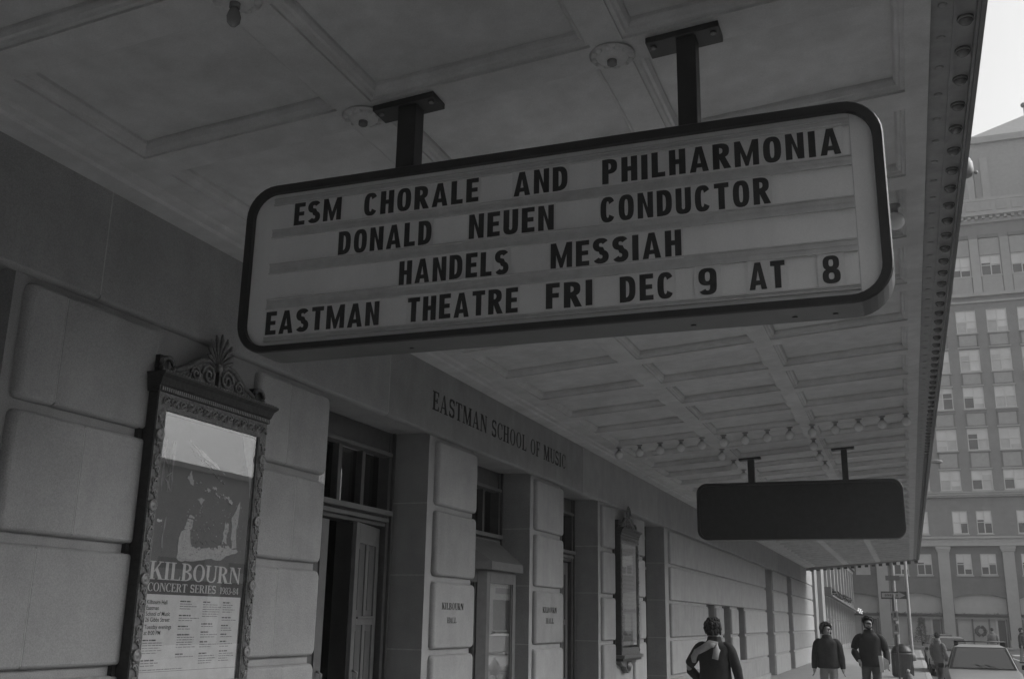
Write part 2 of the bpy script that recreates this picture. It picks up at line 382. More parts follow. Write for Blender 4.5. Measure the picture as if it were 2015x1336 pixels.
# ================================================================ THE SETTING
b = MB(); b.add([(-175, -175, -.35), (255, -175, -.35), (255, 295, -.35), (-175, 295, -.35)], [(0, 1, 2, 3)], M['ground'])
tag(b.build('ground'), kind='structure')
b = MB()                                                     # asphalt: our street and the cross street before the tower
b.box(4.88, 15.0, -40, 82, -.34, -.13, M['road']); b.box(-60, 120, 82, 96, -.34, -.13, M['road'])
tag(b.build('road'), kind='structure')
b = MB()
b.box(9.85, 9.97, -30, 76, -.13, -.126, M['paint'])
for k in range(9): b.box(5.3 + k*1.05, 5.8 + k*1.05, 77, 80, -.13, -.126, M['paint'])
tag(b.build('road_marking'), kind='structure')
def slabs(mb, x0, x1, y0, y1, top, nx, dy):
    ys = y0; w = (x1-x0)/nx
    mb.box(x0, x1, y0, y1, -.34, top-.012, M['walk'])
    while ys < y1-.05:
        ye = min(ys+dy, y1)
        for i in range(nx):
            mb.box(x0+i*w+.004, x0+(i+1)*w-.004, ys+.004, ye-.004, top-.012, top, M['walk'])
        ys += dy
b = MB(); slabs(b, -1.6, 4.7, -30, 82, 0.0, 4, 1.55); tag(b.build('pavement'), kind='structure')
b = MB(); b.box(4.7, 4.88, -30, 82, -.34, .004, M['kerb']); tag(b.build('kerb', bevel=.015), kind='structure')
b = MB(); slabs(b, 15.0, 22, -40, 82, 0.0, 3, 2.2); slabs(b, -60, 120, 96, 100, 0.0, 40, 2.0)
tag(b.build('far_pavement'), kind='structure')

# ================================================================ THE THEATRE FACADE
CH = .69                                                     # course height
def rblock(mb, y0, y1, z0, z1, ma, x0=0.0, d=.05, r=.055, round_l=True, round_r=True, cz=.022, tl=.003, tr=.003):
    """a stone block with a cushion edge standing proud of the wall plane x0"""
    ma = rng.choice((M['stone'], M['stone'], M['stone2'], M['stone3']))
    rl = .038 if round_l else tl; rr = .038 if round_r else tr
    def outline(ins_y0, ins_y1, ins_z, cr):
        a, bb, c, dd = y0+ins_y0, y1-ins_y1, z0+ins_z, z1-ins_z
        o = []
        for (cy, czz, s0, rad_) in ((bb, dd, 0, cr if round_r else cr*.12), (a, dd, 90, cr if round_l else cr*.12), (a, c, 180, cr if round_l else cr*.12), (bb, c, 270, cr if round_r else cr*.12)):
            sy = -1 if cy == bb else 1; sz = -1 if czz == dd else 1
            for k in range(5):
                t = rad(s0 + 22.5*k); o.append((cy + sy*rad_ + rad_*math.cos(t), czz + sz*rad_ + rad_*math.sin(t)))
        return o
    rings = []
    for q in range(5):
        t = rad(90*q/4); ins = 1-math.cos(t) ; dep = math.sin(t)
        rings.append((x0 + d-r*.8 + r*.8*dep if q else x0 - .01, outline(rl*ins, rr*ins, cz*ins, .045)))
    rings.insert(1, (x0 + d - r*.8, outline(0, 0, 0, .045)))
    v = []; f = []; n = len(rings[0][1])
    for x, o in rings: v += [(x, p, q) for p, q in o]
    for i in range(len(rings)-1):
        for k in range(n): f.append((i*n+k, i*n+(k+1) % n, (i+1)*n+(k+1) % n, (i+1)*n+k))
    mb.add(v, f, ma, True)
    mb.add([(rings[-1][0], p, q) for p, q in rings[-1][1]], [tuple(range(n))], ma)

fac = thing('theatre_facade', 'rusticated limestone theatre front with deep doorways under the canopy', 'building', (0, 0, 0))
JT = .055                                                    # height of the sunk joint channel
REV = .44                                                    # depth of the door reveals
def pier(y0, y1, spans, joints=(), name='pier'):
    """plain core with arrises, cushion blocks in the given y spans, pale mortar lines"""
    mb = MB(); mb.box(-1.0, 0.0, y0, y1, -.02, 5*CH, M['stone'])
    for (a, c, rl, rr) in spans:
        for k in range(5):
            cut = [a] + sorted(q for kk, q in joints if kk == k and a < q < c) + [c]
            for q in range(len(cut)-1):
                A, B_ = cut[q] + (.002 if q else 0), cut[q+1] - (.002 if q < len(cut)-2 else 0)
                rblock(mb, A, B_, k*CH, (k+1)*CH - JT, M['stone'], round_l=rl and q == 0, round_r=rr and q == len(cut)-2)
    for k in range(1, 5):                                    # pale joints on the two reveals
        mb.box(-REV, -.001, y0-.0025, y0+.01, k*CH-.006, k*CH+.006, M['mortar'])
        mb.box(-REV, -.001, y1-.01, y1+.0025, k*CH-.006, k*CH+.006, M['mortar'])
    for (k, yj) in joints:
        mb.box(.01, .0497, yj-.0026, yj+.0026, k*CH+.02, (k+1)*CH-JT-.02, M['mortar'])
    return mb.build(name, fac)
pier(-28, 2.0, [(-27.9, 1.95, False, True)])
pier(3.95, 7.16, [(4.02, 5.09, True, True), (6.18, 7.20, True, True)],
     [(4, 4.29), (3, 4.54), (2, 4.3), (1, 4.54), (3, 6.76), (2, 6.60), (4, 6.6), (1, 6.76)])
pier(9.2, 10.34, [(9.34, 10.37, True, True)])
pier(12.21, 13.42, [(12.33, 13.45, True, True)])
pier(15.29, 18.15, [(15.42, 16.14, True, True), (17.34, 18.17, True, True)], [(3, 15.8), (2, 17.8)])
# long wall beyond the doors: blocks, three narrow windows, two tall slots
mb = MB()
mb.box(-1.0, 0, 19.95, 24.3, -.02, 5*CH, M['stone']); mb.box(-1.0, 0, 30.1, 34.85, -.02, 5*CH, M['stone'])
mb.box(-1.0, 0, 24.3, 30.1, -.02, CH, M['stone']); mb.box(-1.0, 0, 24.3, 30.1, 3*CH, 5*CH, M['stone'])
for a, c in ((25.35, 26.45), (27.65, 28.85)): mb.box(-1.0, 0, a, c, CH, 3*CH, M['stone'])
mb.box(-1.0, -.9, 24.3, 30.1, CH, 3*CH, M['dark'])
for k in (0, 3, 4): rblock(mb, 20.28, 34.84, k*CH, (k+1)*CH-JT, M['stone'])
for k in (1, 2):
    rblock(mb, 20.28, 24.28, k*CH, (k+1)*CH-JT, M['stone']); rblock(mb, 30.12, 34.84, k*CH, (k+1)*CH-JT, M['stone'])
    rblock(mb, 25.37, 26.43, k*CH, (k+1)*CH-JT, M['stone']); rblock(mb, 27.67, 28.83, k*CH, (k+1)*CH-JT, M['stone'])
for k in range(1, 5): mb.box(-REV, -.001, 19.947, 19.96, k*CH-.006, k*CH+.006, M['mortar'])
mb.box(-1.0, -.45, 34.85, 36.8, -.02, 5*CH, M['stone'])
mb.box(-1.0, 0, 36.8, 41.3, -.02, 5*CH, M['stone'])
mb.box(-1.0, -.45, 41.3, 43.0, -.02, 5*CH, M['stone'])
mb.box(-1.0, 0, 43.0, 52.6, -.02, 5*CH, M['stone'])
for k in range(5):
    rblock(mb, 36.86, 41.28, k*CH, (k+1)*CH-JT, M['stone']); rblock(mb, 43.02, 52.5, k*CH, (k+1)*CH-JT, M['stone'])
mb.box(-.5, .09, 19.99, 34.84, -.02, .16, M['stone'])
mb.build('wall', fac)
mb = MB()
for a, c in ((24.3, 25.35), (26.45, 27.65), (28.85, 30.1)):
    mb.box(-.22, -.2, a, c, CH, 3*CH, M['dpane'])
    for q in (a+.02, (a+c)/2-.03, c-.08): mb.box(-.2, -.16, q, q+.06, CH, 3*CH, M['wood'])
    mb.box(-.2, -.16, a, c, 2*CH-.03, 2*CH+.03, M['wood'])
mb.build('window', fac)
# lintel course and the mass above, with vertical joints rounded at the foot
mb = MB()
mb.box(-1.0, 0.0, -28, 52.6, 5*CH+.001, 14.0, M['stone'])
lj = [-28, -18, -9, -3.2, 1.0, 4.525, 8.2, 14.36, 19.2, 27.4, 38.5, 47, 52.6]
for q in range(len(lj)-1):
    rblock(mb, lj[q]+.002, lj[q+1]-.002, 5*CH-.015, 4.8, M['stone'], x0=0.0, d=.05, round_l=False, round_r=False)
    mb.box(.01, .0495, lj[q]-.004, lj[q]+.004, 5*CH+.02, 4.6, M['mortar'])
mb.build('lintel', fac)
fnw = lambda u, v, d: (.0505 + d, u, v)
for c, u, k, st, w in layout('EASTMAN SCHOOL OF MUSIC', serif, 9.13, 13.49, .19, gap=.13, space=.36):
    mb = MB(); put_strokes(mb, st, u, k, 3.678, .19, fnw, M['carved'], -.001, .002); mb.build('wall_letter', fac)
mb = MB(); f2 = lambda u, v, d: (.0505 + d, u, v)
write(mb, 'KILBOURN', serif, 9.52, 10.05, 1.755, .065, f2, M['carved'], -.001, .002)
write(mb, 'HALL', serif, 9.66, 9.88, 1.625, .055, f2, M['carved'], -.001, .002)
write(mb, 'KILBOURN', serif, 12.58, 13.13, 1.755, .07, f2, M['carved'], -.001, .002)
write(mb, 'HALL', serif, 12.71, 13.01, 1.625, .065, f2, M['carved'], -.001, .002)
mb.build('inscription', fac)

# doorways: frame, transom lights, leaves
def doorway(y0, y1, leaves=True, open_leaf=False, dark=True):
    mb = MB()
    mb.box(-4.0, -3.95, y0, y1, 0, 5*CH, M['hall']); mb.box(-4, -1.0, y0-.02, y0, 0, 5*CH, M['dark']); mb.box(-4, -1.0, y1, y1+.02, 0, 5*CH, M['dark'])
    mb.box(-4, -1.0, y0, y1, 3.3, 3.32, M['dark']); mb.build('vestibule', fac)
    fr = MB(); w = .11
    fr.box(-REV-.12, -REV+.06, y0, y0+w, 0, 3.449, M['wood']); fr.box(-REV-.12, -REV+.06, y1-w, y1, 0, 3.449, M['wood'])
    fr.box(-REV-.10, -REV+.09, y0+.03, y0+.06, 0, 3.449, M['wood']); fr.box(-REV-.10, -REV+.09, y1-.06, y1-.03, 0, 3.449, M['wood'])
    fr.box(-REV-.12, -REV+.05, y0+w, y1-w, 3.24, 3.449, M['wood']); fr.box(-REV-.02, -REV+.10, y0+w, y1-w, 3.2, 3.24, M['wood2'])
    fr.box(-REV-.12, -REV+.05, y0+w, y1-w, 2.52, 2.62, M['wood']); fr.box(-REV-.05, -REV+.13, y0+w, y1-w, 2.62, 2.67, M['wood2'])
    fr.box(-REV-.05, -REV+.09, y0+w, y1-w, 2.56, 2.60, M['wood2'])
    for k in range(60):
        yy = y0+w+.01 + k*(y1-y0-2*w-.02)/60; fr.box(-REV+.05, -REV+.085, yy, yy+.015, 2.60, 2.62, M['wood2'])
    o = fr.build('door_frame', fac, bevel=.006)
    n = 4; L = (y1-y0-2*w)/n; tr = MB()
    for k in range(n):
        a = y0+w+k*L
        if k: tr.box(-REV-.08, -REV+.02, a-.03, a+.03, 2.67, 3.2, M['wood'])
        tr.box(-REV-.05, -REV-.045, a+.02, a+L-.02, 2.67, 3.2, M['wglass'])
    tr.build('transom_light', fac)
def leaf(hy, ang, w, sgn):
    """door leaf hinged at y=hy; sgn -1 leaf runs toward -y"""
    e = bpy.data.objects.new('door', None); COL.objects.link(e); e.parent = fac; e.location = (-REV-.02, hy, 0); e.rotation_euler = (0, 0, ang)
    p = MB(); s = sgn; T_ = .045
    def bx(a, c, z0, z1, d, ma): p.box(-d, d, s*a, s*c, z0, z1, ma)
    bx(0, .11, .01, 2.5, T_/2, M['wood2']); bx(w-.11, w, .01, 2.5, T_/2, M['wood2'])
    for z0, z1 in ((.01, .24), (.78, .86), (1.60, 1.68), (2.32, 2.5)): bx(.11, w-.11, z0, z1, T_/2, M['wood2'])
    bx(w/2-.045, w/2+.045, .24, 2.32, T_/2-.002, M['wood2'])
    for z0, z1 in ((.24, .78), (.86, 1.60), (1.68, 2.32)):
        for a, c in ((.11, w/2-.045), (w/2+.045, w-.11)):
            bx(a, c, z0, z1, .008, M['wood']); bx(a+.04, c-.04, z0+.05, z1-.05, .016, M['wood'])
    for z in (.86, 1.68): p.box(.0, .04, s*.12, s*(w-.12), z-.025, z-.005, M['wood2'])
    p.build('door_panel', e, bevel=.004)
    h = MB(); h.tube([(.03, s*(w-.06), .95), (.075, s*(w-.06), .97), (.075, s*(w-.06), 1.2), (.03, s*(w-.06), 1.22)], .011, M['bronzel']); h.build('handle', e)
    return e
doorway(2.0, 3.95); leaf(2.12, 0, .83, 1); leaf(3.83, 0, .83, -1)
doorway(7.2, 9.2); leaf(9.07, rad(13), .80, -1); leaf(7.33, rad(-4), .70, 1)
doorway(10.37, 12.21); leaf(10.5, 0, .78, 1); leaf(12.08, 0, .78, -1)
doorway(13.45, 15.29); leaf(13.58, 0, .78, 1); leaf(15.16, 0, .78, -1)
doorway(18.17, 19.95); leaf(18.3, 0, .75, 1); leaf(19.82, 0, .75, -1)

# ticket booth bay in the second doorway
tb = thing('ticket_booth', 'small wooden ticket booth with sloping roof standing in a doorway', 'booth', (0, 0, 0))
pl = [(-.40, 10.42), (.0, 10.82), (.0, 11.74), (-.40, 12.16)]
mb = MB()
def wallseg(mb, a, c, z0, z1, t, ma, off=0.0):
    ax, ay = a; cx, cy = c; dx, dy = cx-ax, cy-ay; l = math.hypot(dx, dy); nx, ny = dy/l, -dx/l
    A = [(ax+nx*off, ay+ny*off), (cx+nx*off, cy+ny*off), (cx-nx*(t-off), cy-ny*(t-off)), (ax-nx*(t-off), ay-ny*(t-off))]
    v = [(p[0], p[1], z0) for p in A] + [(p[0], p[1], z1) for p in A]
    mb.add(v, [(3, 2, 1, 0), (4, 5, 6, 7), (0, 1, 5, 4), (1, 2, 6, 5), (2, 3, 7, 6), (3, 0, 4, 7)], ma)
def lerp2(a, c, t): return (a[0]+(c[0]-a[0])*t, a[1]+(c[1]-a[1])*t)
gl = MB()
for i in range(3):
    a, c = pl[i], pl[i+1]; l = math.hypot(c[0]-a[0], c[1]-a[1]); e = .10/l if i == 1 else .12/l
    wallseg(mb, a, lerp2(a, c, e), 0, 2.2, .06, M['wood2']); wallseg(mb, lerp2(a, c, 1-e), c, 0, 2.2, .06, M['wood2'])
    wallseg(mb, lerp2(a, c, e), lerp2(a, c, 1-e), 2.06, 2.2, .06, M['wood2'])
    wallseg(mb, lerp2(a, c, e), lerp2(a, c, 1-e), 0, .35, .06, M['wood2'])
    for ee in (e, 1-e-.03/l): wallseg(mb, lerp2(a, c, ee), lerp2(a, c, ee+.03/l), .35, 2.06, .04, M['wood'], -.012)
    wallseg(gl, lerp2(a, c, e+.03/l), lerp2(a, c, 1-e-.03/l), .35, 2.06, .006, M['glass'], -.02)
mb.build('body', tb, bevel=.004); gl.build('window', tb)
mb = MB(); wallseg(mb, (-.07, 10.9), (-.07, 11.68), .35, 2.06, .01, M['spand']); mb.build('reflection_board', tb)  # pale board behind the pane, painting in the glass's bright reflection
mb = MB(); ev = [(-.42, 10.33), (.07, 10.78), (.07, 11.79), (-.42, 12.2)]; tp = [(-.42, 10.45), (-.40, 10.6), (-.40, 11.9), (-.42, 12.1)]
v = [(p[0], p[1], 2.20) for p in ev] + [(p[0], p[1], 2.29) for p in ev] + [(p[0], p[1], 2.62) for p in tp]
mb.add(v, [(0, 1, 2, 3), (0, 1, 5, 4), (1, 2, 6, 5), (2, 3, 7, 6), (4, 5, 9, 8), (5, 6, 10, 9), (6, 7, 11, 10), (8, 9, 10, 11), (0, 4, 8, 11, 7, 3)], M['wood2'])
mb.build('roof', tb)

# ================================================================ POSTER CASES
def poster_case(yc, label):
    t = thing('poster_case', label, 'poster case', (0, yc, 0), 0, 'bronze poster cases on the theatre wall')
    W = .585; zt = 2.995; zb = 1.16; D0, D1 = .02, .13
    mb = MB()
    mb.box(0, .03, -W-.03, W+.03, zb-.12, zt+.04, M['bronzed'])                      # back box, dark sides
    mb.box(.03, D1-.012, -W, -W+.03, zb, zt, M['bronzed']); mb.box(.03, D1-.012, W-.03, W, zb, zt, M['bronzed'])
    b_ = .078
    def ornament(y0, y1, z0, z1):
        mb.box(.05, D1, y0, y1, z0, z1, M['bronze'])
    ornament(-W+.001, -W+b_, zb, zt); ornament(W-b_, W-.001, zb, zt); ornament(-W+b_, W-b_, zt-.105, zt); ornament(-W+b_, W-b_, zb, zb+.105)
    r = random.Random(3)
    def scroll(y, z, s, d):                                                        # raised leaf scroll
        pts = []
        for k in range(12):
            a = k*.62; q = s*(1-k/14); pts.append((D1+.004, y + d*q*math.cos(a), z + q*math.sin(a)))
        mb.tube(pts, [.0075*(1-k/18) for k in range(12)], M['bronzel'], 5)
    z = zb+.06; d = 1; k = 0
    while z < zt-.12:
        for sy in (-1, 1):
            yy = sy*(W-b_/2)
            if k % 6 == 3:
                mb.lathe([(.036, 0), (.038, .012), (.028, .02), (.022, .012), (.012, .018), (.001, .022)], (D1, yy, z), M['bronzel'], 14, 'x')
            else:
                scroll(yy + d*.006, z, .026, d*sy); mb.sphere((D1+.004, yy - d*.02, z+.034), .009, M['bronzel'], 8, 5)
                mb.tube([(D1+.002, yy+d*.02, z-.03), (D1+.006, yy, z+.01), (D1+.002, yy-d*.024, z+.03)], [.004, .008, .003], M['bronzel'], 5)
        z += .072; d = -d; k += 1
    y = -W+.06; d = 1
    while y < W-.04:
        scroll(y, zt-.055, .03, d); mb.sphere((D1+.004, y+.035, zt-.05+d*.02), .010, M['bronzel'], 8, 5)
        mb.tube([(D1+.002, y-.03, zt-.075), (D1+.007, y+.01, zt-.05), (D1+.002, y+.05, zt-.03)], [.004, .009, .003], M['bronzel'], 5)
        y += .082; d = -d
    for a in (0, 1):                                                               # inner fillets
        e = W-b_ + .004 - a*.016
        mb.box(.05, D1-.004-a*.014, -e, -e+.012, zb+.09, zt-.09, (M['bronzel'], M['bronzed'])[a]); mb.box(.05, D1-.004-a*.014, e-.012, e, zb+.09, zt-.09, (M['bronzel'], M['bronzed'])[a])
        mb.box(.05, D1-.004-a*.014, -e+.013, e-.013, zt-.106-a*.02, zt-.092-a*.02, (M['bronzel'], M['bronzed'])[a])
    mb.build('frame', t)
    mb = MB()                                                                      # cornice with dentils
    prof = [(.0, zt+.002), (D1+.010, zt+.002), (D1+.010, zt+.035), (D1+.020, zt+.045), (D1+.035, zt+.085), (D1+.062, zt+.105), (D1+.062, zt+.12), (0, zt+.12)]
    ext = [0, .0, .0, .004, .012, .024, .024, .024]
    v = []; n = len(prof)
    for s in (-1, 1):
        for (x, z), e in zip(prof, ext): v.append((x, s*(W+.015+e), z))
    mb.add(v, [tuple(range(n)), tuple(range(2*n-1, n-1, -1))] + [(i, (i+1) % n, n+(i+1) % n, n+i) for i in range(n)], M['bronzed'])
    for k in range(58):
        yy = -W + k*2*W/58; mb.box(D1+.009, D1+.020, yy, yy+.011, zt+.006, zt+.03, M['bronzel'])
    k = 0; yy = -W-.02
    while yy < W+.02:
        mb.sphere((D1+.056, yy, zt+.122), .011, M['bronzel'], 8, 5, sz=.7); yy += .03
    mb.build('cornice', t)
    mb = MB(); zc = zt+.122; xc = .10                                               # crest: scrolled pediment and palmette
    for s in (-1, 1):
        mb.tube([(xc, s*(.50 + .06*math.cos(a)), zc+.055 + .055*math.sin(a)) for a in [rad(q) for q in range(-90, 300, 25)]], .017, M['bronze'], 6)
        mb.box(xc-.09, xc-.015, s*.475, s*.56, zc, zc+.12, M['bronzed'])
        sw = [(.47, .02), (.40, .055), (.32, .085), (.25, .13), (.18, .17), (.10, .185), (.05, .16)]
        mb.tube([(xc, s*a, zc+c) for a, c in sw], [.014, .018, .02, .022, .022, .018, .012], M['bronze'], 6)
        poly = [(s*a, zc+c) for a, c in [(.02, 0), (.46, 0), (.40, .05), (.32, .08), (.25, .135), (.18, .18), (.10, .20), (.02, .20)]]
        mb.prism(poly, lambda u, w, d: (xc-.03+d, u, w), 0, .034, M['bronze'], True)
        for (cy, czz, r0) in ((.10, .085, .072), (.235, .065, .05)):
            mb.tube([(xc+.012, s*(cy + r0*(1-k/17)*math.cos(k*.72)), zc+czz + r0*(1-k/17)*math.sin(k*.72)) for k in range(15)], .010, M['bronzel'], 5)
        for k in range(5): mb.tube([(xc+.01, s*(.30+.028*k), zc+.012), (xc+.014, s*(.285+.03*k), zc+.055-.006*k)], [.009, .004], M['bronzel'], 5)
    for k in range(-4, 5):                                                         # palmette petals
        a = rad(90 + k*17); l = .205 - .003*k*k - .006*abs(k)
        c0 = Vector((xc, .02*math.cos(a), zc+.165 + .02*math.sin(a)))
        mb.tube([c0, c0 + Vector((.012, l*.5*math.cos(a), l*.5*math.sin(a))), c0 + Vector((.02, l*.86*math.cos(a), l*.82*math.sin(a))), c0 + Vector((.016, l*math.cos(a), l*math.sin(a)))], [.006, .011, .015, .006], M['bronze'], 6)
    mb.sphere((xc+.01, 0, zc+.155), .03, M['bronzel'], 10, 6)
    mb.build('crest', t)
    mb = MB()                                                                      # sill and pendant
    mb.box(0, D1+.05, -W-.04, W+.04, zb-.05, zb-.002, M['bronze']); mb.box(0, D1+.02, -W-.01, W+.01, zb-.09, zb-.05, M['bronzed'])
    poly = [(-.5, zb-.09), (-.42, zb-.15), (-.2, zb-.19), (-.13, zb-.25), (0, zb-.285), (.13, zb-.25), (.2, zb-.19), (.42, zb-.15), (.5, zb-.09)]
    mb.prism(poly[::-1], lambda u, w, d: (d, u, w), 0, .09, M['bronze'], True)
    for k in range(-3, 4): mb.tube([(.092, k*.035, zb-.12), (.10, k*.045, zb-.18), (.092, k*.02, zb-.25)], [.012, .018, .006], M['bronzel'], 5)
    mb.build('pendant', t)
    mb = MB(); e = W-b_-.002; mb.quad((.116, -e, zb+.10), (.116, e, zb+.10), (.116, e, zt-.10), (.116, -e, zt-.10), M['glass']); mb.build('glass', t)
    return t
pc1 = poster_case(5.612, 'ornate bronze poster case nearest the camera, showing a black and white concert poster')
pc2 = poster_case(16.74, 'smaller looking bronze poster case far along the wall beyond the third doorway')
PX = .106
fp = lambda u, v, d: (PX + d, u, v)
po = thing('concert_poster', 'black and pale concert poster with a stage picture inside the nearest bronze case', 'poster', (0, 0, 0))
mb = MB()
mb.box(PX-.012, PX, 5.09, 6.135, 1.20, 2.93, M['poster']); mb.box(PX, PX+.0012, 5.10, 6.08, 1.20, 1.785, M['paper']); mb.build('sheet', po)
mb = MB()                                                                         # posterised stage photograph
rq = random.Random(21)
def jag(pts, n=3, a=.16):
    for _ in range(n):
        o = []
        for i in range(len(pts)):
            p, q = pts[i], pts[(i+1) % len(pts)]; l = math.hypot(q[0]-p[0], q[1]-p[1]); o.append(p)
            if l > .012: e = rq.uniform(-a, a)*min(l, .10); o.append(((p[0]+q[0])/2 - (q[1]-p[1])/l*e, (p[1]+q[1])/2 + (q[0]-p[0])/l*e))
        pts = o; a *= .8
    return pts
def blot(pts, ma=M['pale2'], d=.0015): mb.prism(jag(pts), fp, 0, d, ma)
def specks(y0, y1, z0, z1, n, s0, s1, ma, d):
    for k in range(n):
        y, z, w, h = rq.uniform(y0, y1), rq.uniform(z0, z1), rq.uniform(s0, s1), rq.uniform(s0, s1)*.7
        mb.prism([(y, z), (y+w, z-.3*h), (y+w*.8, z+h), (y-.1*w, z+.8*h)], fp, 0, d + k*.000004, ma)
blot([(5.37, 2.005), (5.60, 2.005), (5.85, 2.03), (6.005, 2.085), (5.98, 2.10), (5.80, 2.12), (5.62, 2.085), (5.50, 2.09), (5.47, 2.20), (5.39, 2.17)])
blot([(5.93, 2.10), (5.985, 2.11), (5.985, 2.42), (5.955, 2.37), (5.93, 2.33), (5.90, 2.30), (5.915, 2.24)])
blot([(5.82, 2.12), (5.87, 2.12), (5.88, 2.26), (5.84, 2.27)]); blot([(5.42, 2.19), (5.50, 2.19), (5.50, 2.235), (5.44, 2.24)])
blot([(5.455, 2.262), (5.51, 2.258), (5.508, 2.272), (5.455, 2.276)]); blot([(5.44, 2.245), (5.50, 2.24), (5.50, 2.252), (5.445, 2.256)])
rb = random.Random(5)
for k in range(26):
    t_ = k/25; a = 5.40+.46*t_; c = 2.50-.085*t_ + rb.uniform(-.02, .02)
    if t_ < .55 and rb.random() < .35: continue
    s = rb.uniform(.01, .03); blot([(a, c), (a+s, c-s*.3), (a+s*1.1, c+s*.5), (a+.2*s, c+s*.7)], d=.0016+.0004*k)
blot([(5.42, 2.53), (5.44, 2.47), (5.46, 2.50), (5.44, 2.56)])
blot([(5.52, 2.385), (5.56, 2.36), (5.565, 2.33), (5.58, 2.375), (5.60, 2.39)])
for k in range(22):                                                               # cross beam with lamps
    t_ = k/21; a = 5.40+.37*t_; c = 2.70-.17*t_ + rb.uniform(-.02, .012); s = rb.uniform(.006, .018)
    blot([(a, c), (a+s, c-.004), (a+s, c+s*.5), (a, c+s*.5)], M['grey'], .0016+.0003*k)
blot([(5.39, 2.745), (5.79, 2.575), (5.79, 2.582), (5.39, 2.755)])
for a in (5.165, 5.215, 5.235, 5.25): blot([(a, 2.40), (a+.006, 2.40), (a+.010, 2.72), (a+.004, 2.72)], M['grey'], .0014)
blot([(5.15, 2.62), (5.16, 2.62), (5.26, 2.47), (5.25, 2.47)], M['grey'], .002); blot([(5.15, 2.50), (5.16, 2.50), (5.25, 2.41), (5.24, 2.41)], M['grey'], .002)
blot([(5.20, 2.49), (5.25, 2.52), (5.25, 2.526), (5.20, 2.496)], M['pale'], .0022)
blot([(5.22, 2.06), (5.232, 2.06), (5.24, 2.25), (5.235, 2.25)], M['grey'], .0016); blot([(5.155, 2.215), (5.20, 2.215), (5.20, 2.228), (5.155, 2.228)], M['pale'], .0016)
blot([(6.0, 2.72), (6.06, 2.58), (6.09, 2.45), (6.09, 2.93), (5.90, 2.93)], M['grey'], .0016)
specks(5.38, 5.97, 2.02, 2.30, 60, .003, .012, M['poster'], .0022)
specks(5.40, 6.0, 2.08, 2.40, 60, .003, .011, M['pale2'], .0020)
specks(5.14, 6.05, 2.0, 2.6, 140, .002, .008, M['grey'], .0018)
specks(5.50, 5.86, 2.08, 2.14, 26, .008, .022, M['poster'], .0026)
mb.build('stage_picture', po)
mb = MB(); write(mb, 'KILBOURN', serif, 5.135, 6.055, 1.872, .107, fp, M['pale'], 0, .0016, gap=.04); mb.build('title', po)
mb = MB(); write(mb, 'CONCERT SERIES', serif, 5.135, 5.80, 1.803, .050, fp, M['pale'], 0, .0016, gap=.06)
write(mb, '1983-84', serif, 5.845, 6.05, 1.803, .043, fp, M['pale'], 0, .0016, gap=.05); mb.build('subtitle', po)
def text_obj(s, y, z, size, ma, parent, x=PX+.0022, sx=1.0):
    cu = bpy.data.curves.new('line', 'FONT'); cu.body = s; cu.size = size; cu.offset = size*.012; cu.resolution_u = 3
    cu.materials.append(ma); o = bpy.data.objects.new('address_line', cu)
    o.matrix_world = Matrix(((0, 0, 1, x), (sx, 0, 0, y), (0, 1, 0, z), (0, 0, 0, 1)))
    COL.objects.link(o); bpy.context.view_layer.update()
    me = bpy.data.meshes.new_from_object(o.evaluated_get(bpy.context.evaluated_depsgraph_get()))
    q = bpy.data.objects.new('address_line', me); q.matrix_world = o.matrix_world; COL.objects.link(q); q.parent = parent
    bpy.data.objects.remove(o); bpy.data.curves.remove(cu)
    return q
for k, s in enumerate(('Kilbourn Hall', 'Eastman', 'School of Music', '26 Gibbs Street', 'Tuesday evenings', 'at 8:00 PM')):
    text_obj(s, 5.14, 1.728-.034*k - (.008 if k > 3 else 0), .035, M['ink'], po)
mb = MB()                                                                         # blurred programme columns: broken bars, no readable words
def column(y, z, n, head=True, w=.18):
    for k in range(n):
        zz = z - .0145*k; a = y; e = y + w*rb.uniform(.55, 1)*(0.62 if k == 0 and head else 1); h = .0075 if k == 0 and head else .005
        while a < e:
            c = min(e, a + rb.uniform(.012, .045)); mb.prism([(a, zz), (c, zz), (c, zz+h), (a, zz+h)], fp, 0, .0022, M['ink'] if (k == 0 and head) else M['grey']); a = c + rb.uniform(.004, .01)
for y, groups in ((5.14, ((1.515, 6), (1.40, 3))), (5.45, ((1.745, 4), (1.66, 3), (1.595, 2), (1.545, 6), (1.43, 2))), (5.68, ((1.745, 7), (1.61, 2), (1.56, 3), (1.50, 3), (1.43, 5))), (5.89, ((1.745, 5), (1.65, 2), (1.60, 3), (1.545, 2), (1.50, 3), (1.44, 5)))):
    for z, n in groups: column(y, z, n, True, .2 if y < 5.8 else .16)
mb.prism([(5.13, 1.3365), (6.08, 1.3365), (6.08, 1.3385), (5.13, 1.3385)], fp, 0, .002, M['ink']); column(5.14, 1.347, 1, False, .6)
mb.build('programme_columns', po)
p2 = thing('programme_poster', 'pale grey programme sheet inside the far bronze case', 'poster', (0, 0, 0))
mb = MB(); mb.box(PX-.012, PX, 16.2, 17.28, 1.3, 2.93, M['spand']); mb.build('sheet', p2)
mb = MB()
for k in range(20):
    z = 2.75-.065*k; a = 16.34
    while a < 17.0: c = a + rb.uniform(.05, .16); mb.prism([(a, z), (c, z), (c, z+.022), (a, z+.022)], fp, 0, .002, M['grey']); a = c+.03
mb.prism([(16.3, 1.36), (16.95, 1.36), (16.95, 1.52), (16.3, 1.52)], fp, 0, .0018, M['ink'])
mb.build('printed_lines', p2)

